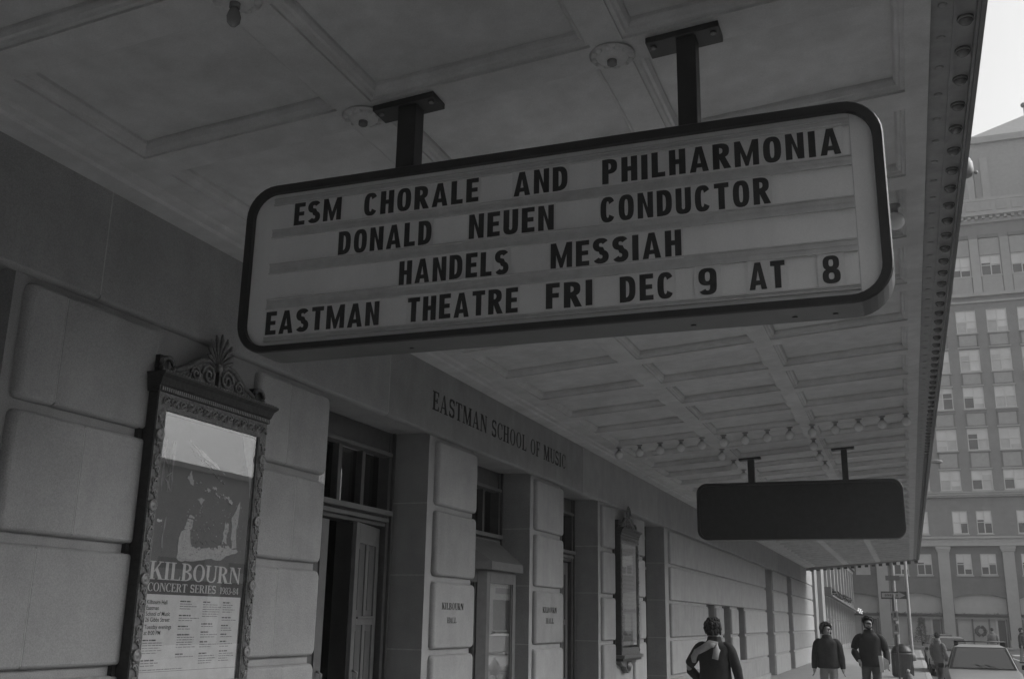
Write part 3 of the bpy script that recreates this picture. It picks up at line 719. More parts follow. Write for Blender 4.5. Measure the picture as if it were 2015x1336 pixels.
# ================================================================ THE CANOPY
SL = .075
def zc(x): return 4.14 + SL*x
can = thing('theatre_canopy', 'long cream coffered canopy over the pavement with a dark street edge', 'canopy', (0, 0, 0))
PER, Y0, N0, N1 = 1.16, 4.41, -26, 39
beams = [Y0 + PER*n for n in range(N0, N1+1)]
mb = MB(); S = M['soffit']
xs = [(.45, 1.70), (1.90, 3.10), (3.26, 4.54)]
ybeg, yend = beams[0]-.1, beams[-1]+.1
def flat(x0, x1, y0, y1, dz=0): mb.quad((x0, y0, zc(x0)+dz), (x1, y0, zc(x1)+dz), (x1, y1, zc(x1)+dz), (x0, y1, zc(x0)+dz), S)
for a, c in ((.29, .45), (1.70, 1.90), (3.10, 3.26), (4.54, 4.66)): flat(a, c, ybeg, yend)
for yb in beams:
    for a, c in xs: flat(a, c, yb-.105, yb+.105)
steps = [(0, 0), (.0, .015), (.020, .016), (.029, .029), (.043, .033), (.055, .056), (.055, .076)]
for i in range(len(beams)-1):
    y0, y1 = beams[i]+.105, beams[i+1]-.105
    for a, c in xs:
        prev = None
        for ins, up in steps:
            q = [(a+ins, y0+ins), (c-ins, y0+ins), (c-ins, y1-ins), (a+ins, y1-ins)]
            q = [(x, y, zc(x)+up) for x, y in q]
            if prev:
                for k in range(4): mb.quad(prev[k], prev[(k+1) % 4], q[(k+1) % 4], q[k], S)
            prev = q
        mb.quad(*prev, S)
# wall-side cornice: flat band, small cove, dark shadow gap against the stone
for (x0, d0, x1, d1) in ((.03, -.03, .19, -.03), (.19, -.03, .205, -.012), (.205, -.012, .262, -.012), (.262, -.012, .28, .012), (.28, .012, .29, .0)):
    mb.quad((x0, ybeg, zc(x0)+d0), (x1, ybeg, zc(x1)+d1), (x1, yend, zc(x1)+d1), (x0, yend, zc(x0)+d0), S)
mb.quad((.03, ybeg, zc(.03)-.03), (.03, yend, zc(.03)-.03), (.03, yend, 4.5), (.03, ybeg, 4.5), M['dark'])
mb.build('soffit', can)
mb = MB()                                                                         # street edge: recessed lamp channel and fascia
E0, E1, EO = 4.66, 4.865, 4.89
mb.box(E0, E1, ybeg, yend, zc(E0)+.032, zc(E0)+.052, M['fascia']); mb.quad((E0, ybeg, zc(E0)), (E0, yend, zc(E0)), (E0, yend, zc(E0)+.032), (E0, ybeg, zc(E0)+.032), M['fascia'])
mb.box(4.765, 4.78, ybeg, yend, zc(E0)+.02, zc(E0)+.032, M['fascia'])
mb.box(E1, EO, ybeg, yend, zc(E0)-.012, 5.5, M['fascia']); mb.box(EO-.012, EO+.012, ybeg, yend, zc(E0)-.03, zc(E0)-.012, M['metall'])
mb.box(.04, EO, ybeg, yend, 5.0, 5.05, M['fascia']); mb.build('fascia', can)
mb = MB()
mb.quad((.03, yend, 4.0), (EO, yend, zc(E0)-.02), (EO, yend, 5.5), (.03, yend, 5.5), M['fascia']); mb.quad((.03, yend+.03, 4.05), (EO, yend+.03, zc(E0)-.0), (EO, yend+.03, 5.5), (.03, yend+.03, 5.5), M['fascia'])
for k in range(16): x = .2 + k*.3; mb.box(x, x+.15, yend+.04, yend+.12, zc(x)-.17, zc(x)-.02, M['black'])
mb.build('end_fascia', can)
def edge_bulb_mesh():
    q = MB(); q.lathe([(.036, .015), (.039, 0), (.039, -.004), (.034, -.007)], (0, 0, 0), M['socket'], 16)
    q.lathe([(.033, -.005), (.031, -.015), (.023, -.025), (.011, -.030), (.002, -.031)], (0, 0, 0), M['darkbulb'], 16)
    return q
M['darkbulb'].node_tree.nodes['Principled BSDF'].inputs['Roughness'].default_value = .22
eb = edge_bulb_mesh().build('edge_bulb', can); SPB = .305; yb = 3.65; eb.location = (4.822, yb, zc(E0)+.024)
n = 1; cnt = 1
while cnt < 100:
    o = eb.copy(); COL.objects.link(o); o.location = (4.822, yb + SPB*n, zc(E0)+.024); n += 1; cnt += 1
mb = MB(); src = edge_bulb_mesh()
while yb + SPB*n < yend-.1:
    o_ = len(mb.v); mb.add([(4.822+p[0], yb+SPB*n+p[1], zc(E0)+.024+p[2]) for p in src.v], src.f[:-2], M['socket'], True); n += 1
tag(mb.build('edge_bulbs', can), kind='stuff')
mb = MB()                                                                         # inner row of dead sockets
k = 0
while yb + SPB*k < yend-.1:
    mb.lathe([(.022, .012), (.022, .002), (.014, .0), (.006, -.001)], (4.715, yb+SPB*(k+.5), zc(E0)+.028), M['fascia'], 12); k += 1
tag(mb.build('inner_sockets', can), kind='stuff')
fl = thing('flood_lamp', 'dark rounded flood lamp sticking out from the street edge of the canopy', 'lamp', (0, 0, 0))
mb = MB(); mb.lathe([(.02, .0), (.05, .01), (.062, .05), (.060, .10), (.045, .135), (.015, .15)], (4.915, 7.0, 4.575), M['fascia'], 16); mb.build('shade', fl)
mb = MB(); mb.tube([(4.89, 7.0, 4.62), (4.94, 7.0, 4.62)], .015, M['fascia']); mb.sphere((4.985, 6.98, 4.595), .014, M['fascia'], 8, 6); mb.build('bracket', fl)

# ceiling lamps: plaster rosette with a bare bulb at the beam crossings (near), globes further on
def ceiling_lamp(x, y, label, dx=0):
    t = thing('ceiling_lamp', label, 'ceiling lamp', (x, y, zc(x)), 0, 'rosette lamps at the ceiling beam crossings')
    mb = MB()
    mb.lathe([(.11, .0), (.115, -.008), (.10, -.016), (.085, -.014), (.07, -.03), (.05, -.036), (.03, -.034)], (0, 0, 0), M['soffit'], 28)
    for k in range(12):
        a = 2*math.pi*k/12; mb.sphere((.092*math.cos(a), .092*math.sin(a), -.014), .02, M['soffit'], 8, 5, sz=.6)
    mb.build('rosette', t)
    mb = MB(); mb.lathe([(.024, -.03), (.024, -.055), (.02, -.058)], (0, 0, 0), M['socket'], 14); mb.build('lamp_socket', t)
    if dx:
        return t
    mb = MB(); mb.lathe([(.017, -.056), (.024, -.075), (.031, -.10), (.028, -.125), (.015, -.142), (.002, -.147)], (0, 0, 0), M['bulb'], 16); mb.build('bulb', t)
    return t
ceiling_lamp(1.80, beams[-N0-1], 'rosette lamp with a bare bulb at the top edge, left of the others')
ceiling_lamp(1.80, beams[-N0], 'rosette with an empty lamp socket beside the left hanger of the lettered sign', 1)
ceiling_lamp(3.18, beams[-N0], 'rosette with an empty lamp socket beside the right hanger of the lettered sign', 1)
gp = None
def globe_lamp(x, y, label, group):
    global gp
    if gp is None:
        t = thing('globe_lamp', label, 'globe lamp', (x, y, zc(x)), 0, group)
        mb = MB(); mb.lathe([(.045, 0), (.045, -.010), (.024, -.018), (.024, -.05), (.028, -.055)], (0, 0, 0), M['fascia'], 14); mb.build('lamp_socket', t)
        mb = MB(); mb.sphere((0, 0, -.115), .064, M['globe'], 18, 12); mb.build('globe', t); gp = t
    else:
        t = copy_tree(gp); t.location = (x, y, zc(x)); t['label'] = label; t['group'] = group
    return t
yr = beams[-N0+9]
for k in range(14):
    globe_lamp(.46 + .311*k, yr, 'white globe lamp in the row across the canopy ceiling before the dark sign', 'globe lamps in the row across the canopy')
for n_ in range(10, 13):
    for x in (1.80, 3.18):
        globe_lamp(x, beams[-N0+n_], 'white globe lamp hung under a long ceiling beam past the row of globes', 'globe lamps along the two long ceiling beams')
globe_lamp(4.46, 7.1, 'single white globe lamp close to the right end of the lettered sign', 'single globe lamp')

# ================================================================ HANGING SIGNS
SX0, SX1, SZ0, SZ1, ST = 1.19, 4.40, 2.962, 3.884, .235
def rrect(x0, x1, z0, z1, r, k=8):
    o = []
    for cx_, cz_, s0 in ((x1-r, z1-r, 0), (x0+r, z1-r, 90), (x0+r, z0+r, 180), (x1-r, z0+r, 270)):
        for i in range(k+1): t = rad(s0 + 90*i/k); o.append((cx_ + r*math.cos(t), cz_ + r*math.sin(t)))
    return o
def hanging_sign(yc, label, lettered):
    t = thing('hanging_sign', label, 'sign', (0, yc, 0), 0, 'letter board signs hung from the canopy')
    f, bk = -ST/2, ST/2
    mb = MB(); O = rrect(SX0, SX1, SZ0, SZ1, .17); n = len(O)
    bw_ = .046; I = rrect(SX0+bw_, SX1-bw_, SZ0+bw_*.8, SZ1-bw_, .13)
    O2 = rrect(SX0+.006, SX1-.006, SZ0+.006, SZ1-.006, .166)
    v = [(x, f, z) for x, z in O2] + [(x, f+.008, z) for x, z in O] + [(x, bk-.008, z) for x, z in O] + [(x, bk, z) for x, z in O2] + [(x, f, z) for x, z in I] + [(x, f+.035, z) for x, z in I] + [(x, bk, z) for x, z in I] + [(x, bk-.035, z) for x, z in I]
    def band(a, c, ma):
        base = len(mb.v)
        mb.add([v[a*n+k] for k in range(n)] + [v[c*n+k] for k in range(n)], [(k, (k+1) % n, n+(k+1) % n, n+k) for k in range(n)], ma)
    band(0, 4, M['black']); band(4, 5, M['black']); band(0, 1, M['black']); band(1, 2, M['black2']); band(2, 3, M['black']); band(3, 6, M['black']); band(6, 7, M['black'])
    for x in (SX0+.95, SX0+2.35, SX1-.42, SX1-.25): mb.lathe([(.012, 0), (.012, -.004)], (x, .02, SZ0), M['black'], 8)
    mb.build('cabinet', t)
    mb = MB()
    mb.add([(x, f+.03, z) for x, z in I], [tuple(range(n))], M['signface'] if lettered else M['black'])
    mb.build('front_face', t)
    mb = MB(); mb.add([(x, bk-.03, z) for x, z in I], [tuple(range(n))], M['signface']); mb.build('rear_face', t)
    for px in (2.085, 3.555):
        w = .052 if px < 3 else .046
        mb = MB(); mb.box(px-w, px+w, -.05, .05, SZ1-.004, zc(px)-.012, M['black']); p = mb.build('hanger', t, bevel=.004)
        q = MB()
        a, c = (px-.19, px+.16)
        q.add([(x, y, zc(x)+d) for d in (-.034, -.002) for x, y in ((a, -.075), (c, -.075), (c, .075), (a, .075))], [(0, 1, 2, 3), (4, 5, 6, 7), (0, 1, 5, 4), (1, 2, 6, 5), (2, 3, 7, 6), (3, 0, 4, 7)], M['black'])
        for x in (a+.03, c-.03): q.lathe([(.016, 0), (.016, -.01), (.006, -.014)], (x, -.03, zc(x)-.034), M['socket'], 10)
        q.build('mounting_plate', p, bevel=.003)
    if lettered:
        fy = f+.03
        rails = [(3.775, 3.812), (3.588, 3.636), (3.390, 3.447), (3.196, 3.254), (3.026, 3.050)]
        for z0, z1 in rails:
            r = MB(); zz = (z0+z1)/2
            r.box(1.348, 4.262, fy-.006, fy-.001, z0, z1, M['rail']); r.box(1.348, 4.262, fy-.014, fy-.006, z0, z0+.006, M['rail']); r.box(1.348, 4.262, fy-.012, fy-.006, z1-.006, z1, M['rail'])
            r.box(1.348, 4.262, fy-.009, fy-.006, zz-.002, zz+.002, M['rail'])
            r.build('letter_rail', t)
        r = MB(); r.box(4.262, 4.266, fy-.002, fy-.0005, 3.0, 3.845, M['rail']); r.build('panel_seam', t)
        fs = lambda u, w, d: (u, fy-.008-d, w)
        rows = [(3.6465, .1235, [('ESM', 1.477, 1.757), ('CHORALE', 1.891, 2.524), ('AND', 2.709, 2.982), ('PHILHARMONIA', 3.153, 4.224)]),
                (3.4535, .1255, [('DONALD', 1.754, 2.278), ('NEUEN', 2.479, 2.914), ('CONDUCTOR', 3.143, 3.915)]),
                (3.2555, .1235, [('HANDELS', 2.110, 2.689), ('MESSIAH', 2.900, 3.517)]),
                (3.0620, .1225, [('EASTMAN', 1.355, 2.009), ('THEATRE', 2.166, 2.739), ('FRI', 2.878, 3.102), ('DEC', 3.231, 3.477), ('9', 3.588, 3.668), ('AT', 3.808, 3.960), ('8', 4.113, 4.186)])]
        rj = random.Random(11)
        for z, h, words in rows:
            for wd_, u0, u1 in words:
                for c, u, k, st, w in layout(wd_, sans, u0, u1, h, gap=.145):
                    mb = MB(); dz = rj.uniform(-.0018, .0018); g = min(.0145, .0725*k - .0007)
                    if wd_ in ('9', '8'): g = .02
                    mb.box(u-g, u+w+g, fy-.008+.001, fy-.0075, z-.012, z+h+.018, M['tile'])
                    put_strokes(mb, st, u, k, z+dz, h, fs, M['letter'], 0, .0015)
                    mb.build('letter', t)
    return t
hanging_sign(4.41, 'large letter board sign with black letters announcing a concert', True)
hanging_sign(beams[-N0+11], 'blank dark sign further back under the canopy, showing no letters', False)

# ================================================================ FAR TOWER (across the cross street)
tw = thing('tower_building', 'tall brick office building with arched shops and rows of windows', 'building', (0, 100, 0))
def tbx(mb, x0, x1, z0, z1, d, ma, d0=0.0): mb.box(x0, x1, -d, -d0 + (.0 if d0 else .05), z0, z1, ma)
bay = 5.2; px0 = 2.3
pil = [px0 + bay*k for k in range(-3, 8)]
XA, XB = pil[0]-.5, pil[-1]+.5
wins = [8.65 + 2.6*k for k in range(-7, 12)]
mb = MB()
rowsw = [(13.35, 15.15), (16.90, 18.85), (20.65, 22.70), (24.05, 26.10), (27.70, 29.85), (33.10, 35.05)]
sp = [(15.30, 16.72), (19.05, 20.30), (22.82, 23.95), (26.38, 27.56), (34.98, 36.75)]
ww = .85
# brick front as a grid with real window openings
zs = [12.95]
edges = []
for z0, z1 in rowsw: edges += [(zs[-1], z0, 'w'), (z0, z1, 'o')]; zs.append(z1)
edges.append((35.05, 38.2, 'w'))
for z0, z1, k in edges:
    if k == 'w': mb.box(XA, XB, 0, .5, z0, z1, M['brick'])
    else:
        x = XA
        for c in wins: 
            if c-ww > x: mb.box(x, c-ww, 0, .5, z0, z1, M['brick'])
            x = c+ww
        mb.box(x, XB, 0, .5, z0, z1, M['brick'])
z0, z1 = 9.3, 12.6                                                                # two-window storey
def storey(zlo, zhi, oz0, oz1, ma, off, w):
    mb.box(XA, XB, 0, .5, zlo, oz0, ma); mb.box(XA, XB, 0, .5, oz1, zhi, ma); x = XA
    for p in pil[:-1]:
        for c in (p+bay/2-off, p+bay/2+off):
            mb.box(x, c-w, 0, .5, oz0, oz1, ma); x = c+w
    mb.box(x, XB, 0, .5, oz0, oz1, ma)
storey(9.2, 12.7, 9.53, 11.52, M['brick'], .98, .62)
storey(4.9, 8.5, 6.0, 7.8, M['brickd'], .98, .62)
mb.box(XA, XB, .5, 20, -.3, 38.2, M['dark'])
# arcade: brick with segmental arches
for i, p in enumerate(pil[:-1]):
    a, c = p+.52, p+bay-.52; n = 14; spz, rise = 4.0, .42
    arc = [(a + (c-a)*k/n, spz + rise*(1-(2*k/n-1)**2)) for k in range(n+1)]
    for k in range(n): mb.add([(arc[k][0], 0, arc[k][1]), (arc[k+1][0], 0, arc[k+1][1]), (arc[k+1][0], 0, 4.9), (arc[k][0], 0, 4.9), (arc[k][0], .5, arc[k][1]), (arc[k+1][0], .5, arc[k+1][1])], [(0, 1, 2, 3), (0, 1, 5, 4)], M['brickd'])
for p in pil: mb.box(p-.52, p+.52, 0, .5, -.3, 4.9, M['brickd'])
mb.build('wall', tw)
for p in pil:
    mb = MB()
    mb.box(p-.46, p+.46, -.28, -.002, .6, 8.0, M['terra']); mb.box(p-.55, p+.55, -.34, -.002, -.3, .6, M['terra'])
    mb.box(p-.55, p+.55, -.36, -.002, 8.0, 8.2, M['terra']); mb.box(p-.62, p+.62, -.42, -.002, 8.2, 8.45, M['terra'])
    mb.build('pilaster', tw)
mb = MB()
mb.box(XA, XB, -.45, -.002, 8.46, 8.75, M['terra']); mb.box(XA, XB, -.25, -.002, 8.75, 9.12, M['spand']); mb.box(XA, XB, -.35, -.002, 9.12, 9.3, M['terra'])
mb.box(XA, XB, -.3, -.002, 12.72, 12.85, M['terra']); mb.box(XA, XB, -.45, -.002, 12.86, 13.05, M['terra']); mb.box(XA, XB, -.55, -.002, 13.06, 13.16, M['terra'])
mb.box(XA, XB, -.35, -.002, 31.1, 31.4, M['terra']); mb.box(XA, XB, -.2, -.002, 30.5, 30.7, M['spand'])
mb.box(XA, XB, -.3, -.002, 38.2, 38.5, M['terra']); mb.box(XA, XB, -.9, -.002, 38.75, 39.05, M['terra'])
x = XA
while x < XB: mb.box(x, x+.28, -.7, -.002, 38.5, 38.74, M['terra']); x += .62
mb.box(XA, XB, -.5, .3, 39.06, 40.3, M['terra']); 
x = XA
while x < XB: mb.box(x, x+.9, -.56, -.502, 39.3, 40.1, M['spand']); x += 1.3
mb.box(XA, XB, -.55, .35, 40.3, 40.6, M['terra'])
for k, c in enumerate(wins):                                                      # terracotta spandrels and upper piers
    for z0, z1 in sp[:4]:
        mb.box(c-ww+.12, c+ww-.12, -.06, -.002, z0+.08, z1-.1, M['spand']); mb.box(c-ww-.08, c+ww+.08, -.12, -.002, z0-.14, z0-.02, M['terra'])
        for a in (c-ww-.02, c+ww-.10): mb.box(a, a+.1, -.1, -.002, z0, z1, M['brickd'])
        mb.box(c-ww-.02, c+ww+.08, -.1, -.002, z1-.09, z1, M['brickd'])
    mb.box(c-ww, c+ww, -.05, -.002, 35.1, 36.7, M['spand']); mb.box(c-ww, c+ww, -.1, -.002, 31.45, 33.05, M['spand']); mb.box(c-ww-.05, c+ww+.05, -.14, -.002, 36.75, 37.1, M['brickd'])
    mb.box(c+ww+.08, c+2.6-ww-.08, -.15, -.003, 31.42, 36.7, M['terra'] if k % 2 == 0 else M['spand'])
mb.build('trim', tw)
rw = random.Random(2)
def far_window(x0, x1, z0, z1, style):
    q = MB(); q.box(x0, x1, .1, .12, z0, z1, {0: M['pane'], 1: M['dpane'], 2: M['pane']}[style])
    zm = (z0+z1)/2; xm = (x0+x1)/2
    for a, c in ((x0+.07, xm-.045), (xm+.045, x1-.07)):       # every sash with its own blind height
        hb_ = rw.uniform(.35, .75) if style == 1 else rw.choice((.25, .45, .5, .55, .8, .97)); dpt = .099 if style == 1 or rw.random() < .75 else .0995
        q.box(a, c, .085, dpt, z1-.05-(z1-z0-.1)*hb_, z1-.05, M['blind'])
        if style != 1 and rw.random() < .3: q.box(a, c, .09, .0985, z0+.07, z1-.06-(z1-z0-.1)*hb_, M['dpane'])
    for a in (x0, x1-.07, (x0+x1)/2-.045): q.box(a, a+(.07 if a != (x0+x1)/2-.045 else .09), .03, .08, z0, z1, M['sash'])
    for c in (z0, zm-.03, z1-.07): q.box(x0, x1, .035, .082, c, c+.07, M['sash'])
    q.box(x0-.08, x1+.08, -.12, -.003, z0-.13, z0-.01, M['terra'])
    return q.build('window', tw)
nw = 0
for c in wins:
    if not (2.0 < c < 22): continue
    for i, (z0, z1) in enumerate(rowsw):
        far_window(c-ww, c+ww, z0, z1, 1 if i == 5 else rw.choice((0, 0, 2))); nw += 1
for p in pil[3:7]:
    for s in (-.98, .98):
        c = p+bay/2+s; far_window(c-.62, c+.62, 9.53, 11.52, rw.choice((0, 1, 2))); far_window(c-.62, c+.62, 6.0, 7.8, 1); nw += 2
mb = MB()                                                                         # remaining far openings as one
for c in wins:
    if 2.0 < c < 22: continue
    for z0, z1 in rowsw: mb.box(c-ww, c+ww, .1, .12, z0, z1, M['pane'])
for i, p in enumerate(pil[:-1]):
    if 3 <= i < 7: continue
    for s in (-.98, .98):
        c = p+bay/2+s; mb.box(c-.62, c+.62, .1, .12, 9.53, 11.52, M['pane']); mb.box(c-.62, c+.62, .1, .12, 6.0, 7.8, M['pane'])
tag(mb.build('distant_windows', tw), kind='stuff')
for i, p in enumerate(pil[:-1]):                                                   # shop fronts in the arches
    a, c = p+.52, p+bay-.52; q = MB()
    q.box(a, c, .3, .32, -.1, 4.5, M['shop']); q.box(a, c, -.05, .29, 2.30, 2.42, M['terra']); q.box(a, c, .1, .29, 2.42, 2.6, M['brickd'])
    for t_ in (0, .3, .62, .76, .95): q.box(a+(c-a)*t_, a+(c-a)*t_+.14, .2, .295, -.1, 2.3, M['brickd'] if t_ != .76 else M['sash'])
    q.box(a+(c-a)*.80, a+(c-a)*.94, .25, .298, -.1, 2.2, M['dpane'])
    q.build('shop_front', tw)
mb = MB()                                                                         # set-back upper block with hipped roof
mb.box(13.6, 40, 4, 22, 38.2, 48.7, M['spand']); mb.box(13.3, 40, 3.7, 3.99, 48.1, 48.75, M['terra']); mb.box(12.9, 13.5, 3.6, 6, 38.2, 45.4, M['terra']); mb.box(14.2, 14.9, 3.8, 3.98, 38.2, 46.5, M['terra'])
mb.add([(13.4, 3.8, 48.76), (40, 3.8, 48.76), (40, 22, 48.76), (13.4, 22, 48.76), (19.2, 8, 52.4), (34, 8, 52.4), (34, 15, 52.4), (19.2, 15, 52.4)], [(0, 1, 5, 4), (1, 2, 6, 5), (2, 3, 7, 6), (3, 0, 4, 7), (4, 5, 6, 7)], M['spand'])
mb.build('penthouse', tw)
mb = MB(); mb.tube([(19.3, 8.1, 52.3), (19.3, 8.1, 53.4)], .06, M['metal'], 6); mb.sphere((19.3, 8.1, 53.6), .28, M['metal'], 10, 8); mb.build('finial', tw)
# garlands and wreath for December
ga = []
rg = random.Random(9)
for i, p in enumerate(pil[2:8]):
    a, c = p+.5, p+bay-.5; mb = MB(); L = 60
    for k in range(150):
        x = a + (c-a)*rg.random(); d = Vector((rg.uniform(-.22, .22), rg.uniform(-.2, .05), rg.uniform(-.16, .2)))
        o = Vector((x, 99.86, 2.62 + rg.uniform(-.07, .1))); w = Vector((rg.uniform(-1, 1), rg.uniform(-1, 1), rg.uniform(-1, 1))).normalized()*.05
        mb.add([o-w, o+w, o+d], [(0, 1, 2)], M['green'])
    mb.tube([(a, 99.86, 2.62), ((a+c)/2, 99.84, 2.60), (c, 99.86, 2.62)], .11, M['green'], 7)
    o = mb.build('garland'); tag(o, 'dark evergreen garland along a shop front ledge of the brick tower', 'garland', 'garlands over the tower shop fronts')
mb = MB()
for k in range(240):
    a = rg.uniform(0, 6.283); r = rg.uniform(.24, .48); o = Vector((9.92 + r*math.cos(a), 99.78+rg.uniform(-.05, .05), 1.30 + r*math.sin(a))); d = Vector((rg.uniform(-.12, .12), rg.uniform(-.1, .0), rg.uniform(-.12, .12)))
    w = Vector((rg.uniform(-1, 1), 0, rg.uniform(-1, 1))).normalized()*.04; mb.add([o-w, o+w, o+d], [(0, 1, 2)], M['green'])
mb.tube([(9.92+.34*math.cos(a), 99.8, 1.30+.34*math.sin(a)) for a in [rad(q) for q in range(0, 361, 15)]], .13, M['green'], 8)
tag(mb.build('wreath'), 'round dark wreath hung on the arched shop front above the white car', 'wreath')
tr = thing('christmas_tree', 'slim dark evergreen tree standing before an arched shop front', 'tree', (5.15, 99.2, 0))
mb = MB(); mb.tube([(0, 0, 0), (0, 0, 2.2)], [.07, .02], M['wood'], 7); mb.build('trunk', tr)
mb = MB()
for k in range(900):
    h = rg.random()**.8; r = (.62*(1-h)+.05)*math.sqrt(rg.random()); a = rg.uniform(0, 6.283)
    o = Vector((r*math.cos(a), r*math.sin(a), .3+2.1*h)); d = Vector((math.cos(a)*.2, math.sin(a)*.2, rg.uniform(-.12, .05))); w = Vector((-math.sin(a), math.cos(a), rg.uniform(-.5, .5)))*.045
    mb.add([o-w, o+w, o+d], [(0, 1, 2)], M['green'])
mb.build('crown', tr)

# ================================================================ NEXT BUILDING ON OUR SIDE
nb = thing('corner_shops', 'low pale shop row with slim fins beyond the theatre corner', 'building', (0, 0, 0))
mb = MB()
mb.box(-8, -.35, 53.2, 97, -.1, 5.9, M['stucco']); mb.box(-8, -.10, 53.2, 97.05, 5.9, 6.15, M['terra']); mb.box(-8, .08, 53.2, 97.1, 6.15, 6.3, M['brickd']); mb.box(-8, -.3, 53.2, 97, 6.3, 8.4, M['stucco'])
mb.box(-.9, .12, 53.2, 54.6, -.1, 5.9, M['spand']); mb.box(.0, .16, 52.65, 53.2, -.1, 5.9, M['stucco']); mb.box(-.6, .14, 57.2, 59.0, -.1, 5.9, M['stucco'])
y = 60.5
while y < 96: mb.box(-.36, -.05, y, y+.55, 3.45, 5.9, M['stucco']); y += 3.4
mb.build('wall', nb)
mb = MB(); mb.box(-.4, -.33, 59.2, 96.6, .1, 3.3, M['dpane']); mb.box(-.4, -.2, 59.2, 96.6, 1.88, 1.98, M['metal']); mb.box(-.5, -.2, 59.2, 96.6, -.1, .3, M['spand'])
y = 59.2
while y < 96: mb.box(-.4, -.15, y, y+.28, .1, 3.3, M['sash']); y += 2.6
mb.build('shop_window', nb)
mb = MB(); mb.add([(-.1, 59.1, 3.45), (.55, 59.1, 3.2), (.55, 96, 2.6), (-.1, 96, 2.9), (-.1, 59.1, 3.35), (.55, 59.1, 3.12), (.55, 96, 2.5), (-.1, 96, 2.8)], [(0, 1, 2, 3), (4, 5, 6, 7), (0, 1, 5, 4), (1, 2, 6, 5), (2, 3, 7, 6), (3, 0, 4, 7)], M['metall']); mb.build('awning', nb)
mb = MB()
for k in range(500):
    o = Vector((.1+rg.uniform(-.14, .14), 59.2 + 26*rg.random(), 3.45 + rg.uniform(-.12, .12))); w = Vector((rg.uniform(-1, 1), rg.uniform(-1, 1), rg.uniform(-1, 1))).normalized()*.09
    mb.add([o-w, o+w, o+Vector((rg.uniform(-.2, .2), rg.uniform(-.25, .25), rg.uniform(-.2, .2)))], [(0, 1, 2)], M['green'])
mb.tube([(.1, 59.1, 3.45), (.1, 72, 3.43), (.1, 85, 3.45)], .13, M['green'], 7); mb.box(-.1, .5, 58.95, 59.4, 3.15, 3.6, M['brickd'])
tag(mb.build('garland'), 'dark garland running along the top of the low shop row windows', 'garland')
mb = MB()
for k in range(7): mb.sphere((.62, 86 + k*1.2, 2.72 + .15*math.sin(k*2.1)), .06, M['litbulb'], 8, 6)
tag(mb.build('string_lights'), 'cluster of lit bulbs at the end of the shop awning behind the bearded man', 'lights')
# opposite side of the street (its roofline shows mirrored in the poster glass)
ob = thing('opposite_building', 'low pale brick shop terrace across the street', 'building', (22, 0, 0))
mb = MB(); mb.box(0, 12, 4.1, 80, -.1, 7.1, M['palebrick']); mb.box(-.25, 12, 4.1, 80, 7.1, 7.3, M['palebrick']); mb.build('wall', ob)
mb = MB()
y = 5.2
while y < 76:
    mb.box(-.02, -.01, y, y+3.6, .5, 2.9, M['dpane']); mb.box(-.02, -.01, y+.4, y+3.2, 3.3, 3.7, M['brick']); y += 4.4
tag(mb.build('windows', ob), kind='stuff')
hb = thing('shade_block', 'unseen brick block behind the camera, added to shade the near wall', 'building', (22, 0, 0))  # unseen block, added to hold skylight off the near wall
mb = MB(); mb.box(0, 16, -90, 4, -.1, 13.2, M['brick']); mb.box(-.4, 16, -90, 4.05, 13.2, 13.8, M['terra']); mb.build('wall', hb)
mb = MB()
for k in range(20):
    for f_ in range(3): mb.box(-.03, -.01, -88+4.6*k, -85.4+4.6*k, 1.2+4*f_, 3.6+4*f_, M['dpane'])
tag(mb.build('windows', hb), kind='stuff')

# thin winter air over the whole street
b = MB(); b.box(-180, 260, -180, 300, -1.4, 56, M['dark']); hz = b.build('haze'); tag(hz, kind='stuff')
hm = bpy.data.materials.new('haze_air'); hm.use_nodes = True; hn = hm.node_tree.nodes; hn.clear()
ho = hn.new('ShaderNodeOutputMaterial'); hv = hn.new('ShaderNodeVolumePrincipled'); hv.inputs['Color'].default_value = (.9, .9, .9, 1)
hv.inputs['Density'].default_value = 0.0014; hm.node_tree.links.new(hv.outputs[0], ho.inputs['Volume'])
hz.data.materials.clear(); hz.data.materials.append(hm)

# ================================================================ STREET FURNITURE
wp = thing('traffic_sign_pole', 'thick street pole carrying a one way arrow sign and a street name plate', 'street sign', (3.66, 56, 0))
mb = MB(); mb.lathe([(.17, 0), (.17, .3), (.13, .34), (.125, 9.0)], (0, 0, 0), M['metal'], 14); mb.build('pole', wp)
mb = MB(); mb.box(-.60, .60, -.165, -.15, 2.93, 3.29, M['signblack'])
fs2 = lambda u, v, d: (u, -.166-d, v)
mb.prism([(-.56, 3.0), (.22, 3.0), (.22, 2.95), (.545, 3.11), (.22, 3.27), (.22, 3.22), (-.56, 3.22)], fs2, 0, .003, M['signgrey'])
write(mb, 'ONE WAY', sans, -.42, .28, 3.055, .11, lambda u, v, d: (u, -.17-d, v), M['signblack'], 0, .002, gap=.2, space=.4); mb.build('one_way_sign', wp)
mb = MB(); mb.box(-.33, .33, -.16, -.14, 3.82, 4.06, M['black2']); mb.build('street_name_plate', wp)
lp = thing('light_pole', 'slim pale lamp pole at the corner beyond the canopy', 'lamp pole', (4.3, 56.5, 0))
mb = MB(); mb.lathe([(.16, 0), (.16, .25), (.085, .32), (.07, 9)], (0, 0, 0), M['metall'], 12); mb.build('pole', lp)
mb = MB(); mb.tube([(0, 0, 9), (.5, 0, 9.6), (1.6, 0, 9.8)], .05, M['metall'], 8); mb.sphere((1.9, 0, 9.75), .3, M['metall'], 12, 8, sy=.6, sz=.4); mb.build('lamp_arm', lp)
pp = thing('parking_sign_pole', 'thin pole with two small pale notice plates by the litter bin', 'street sign', (3.93, 33, 0))
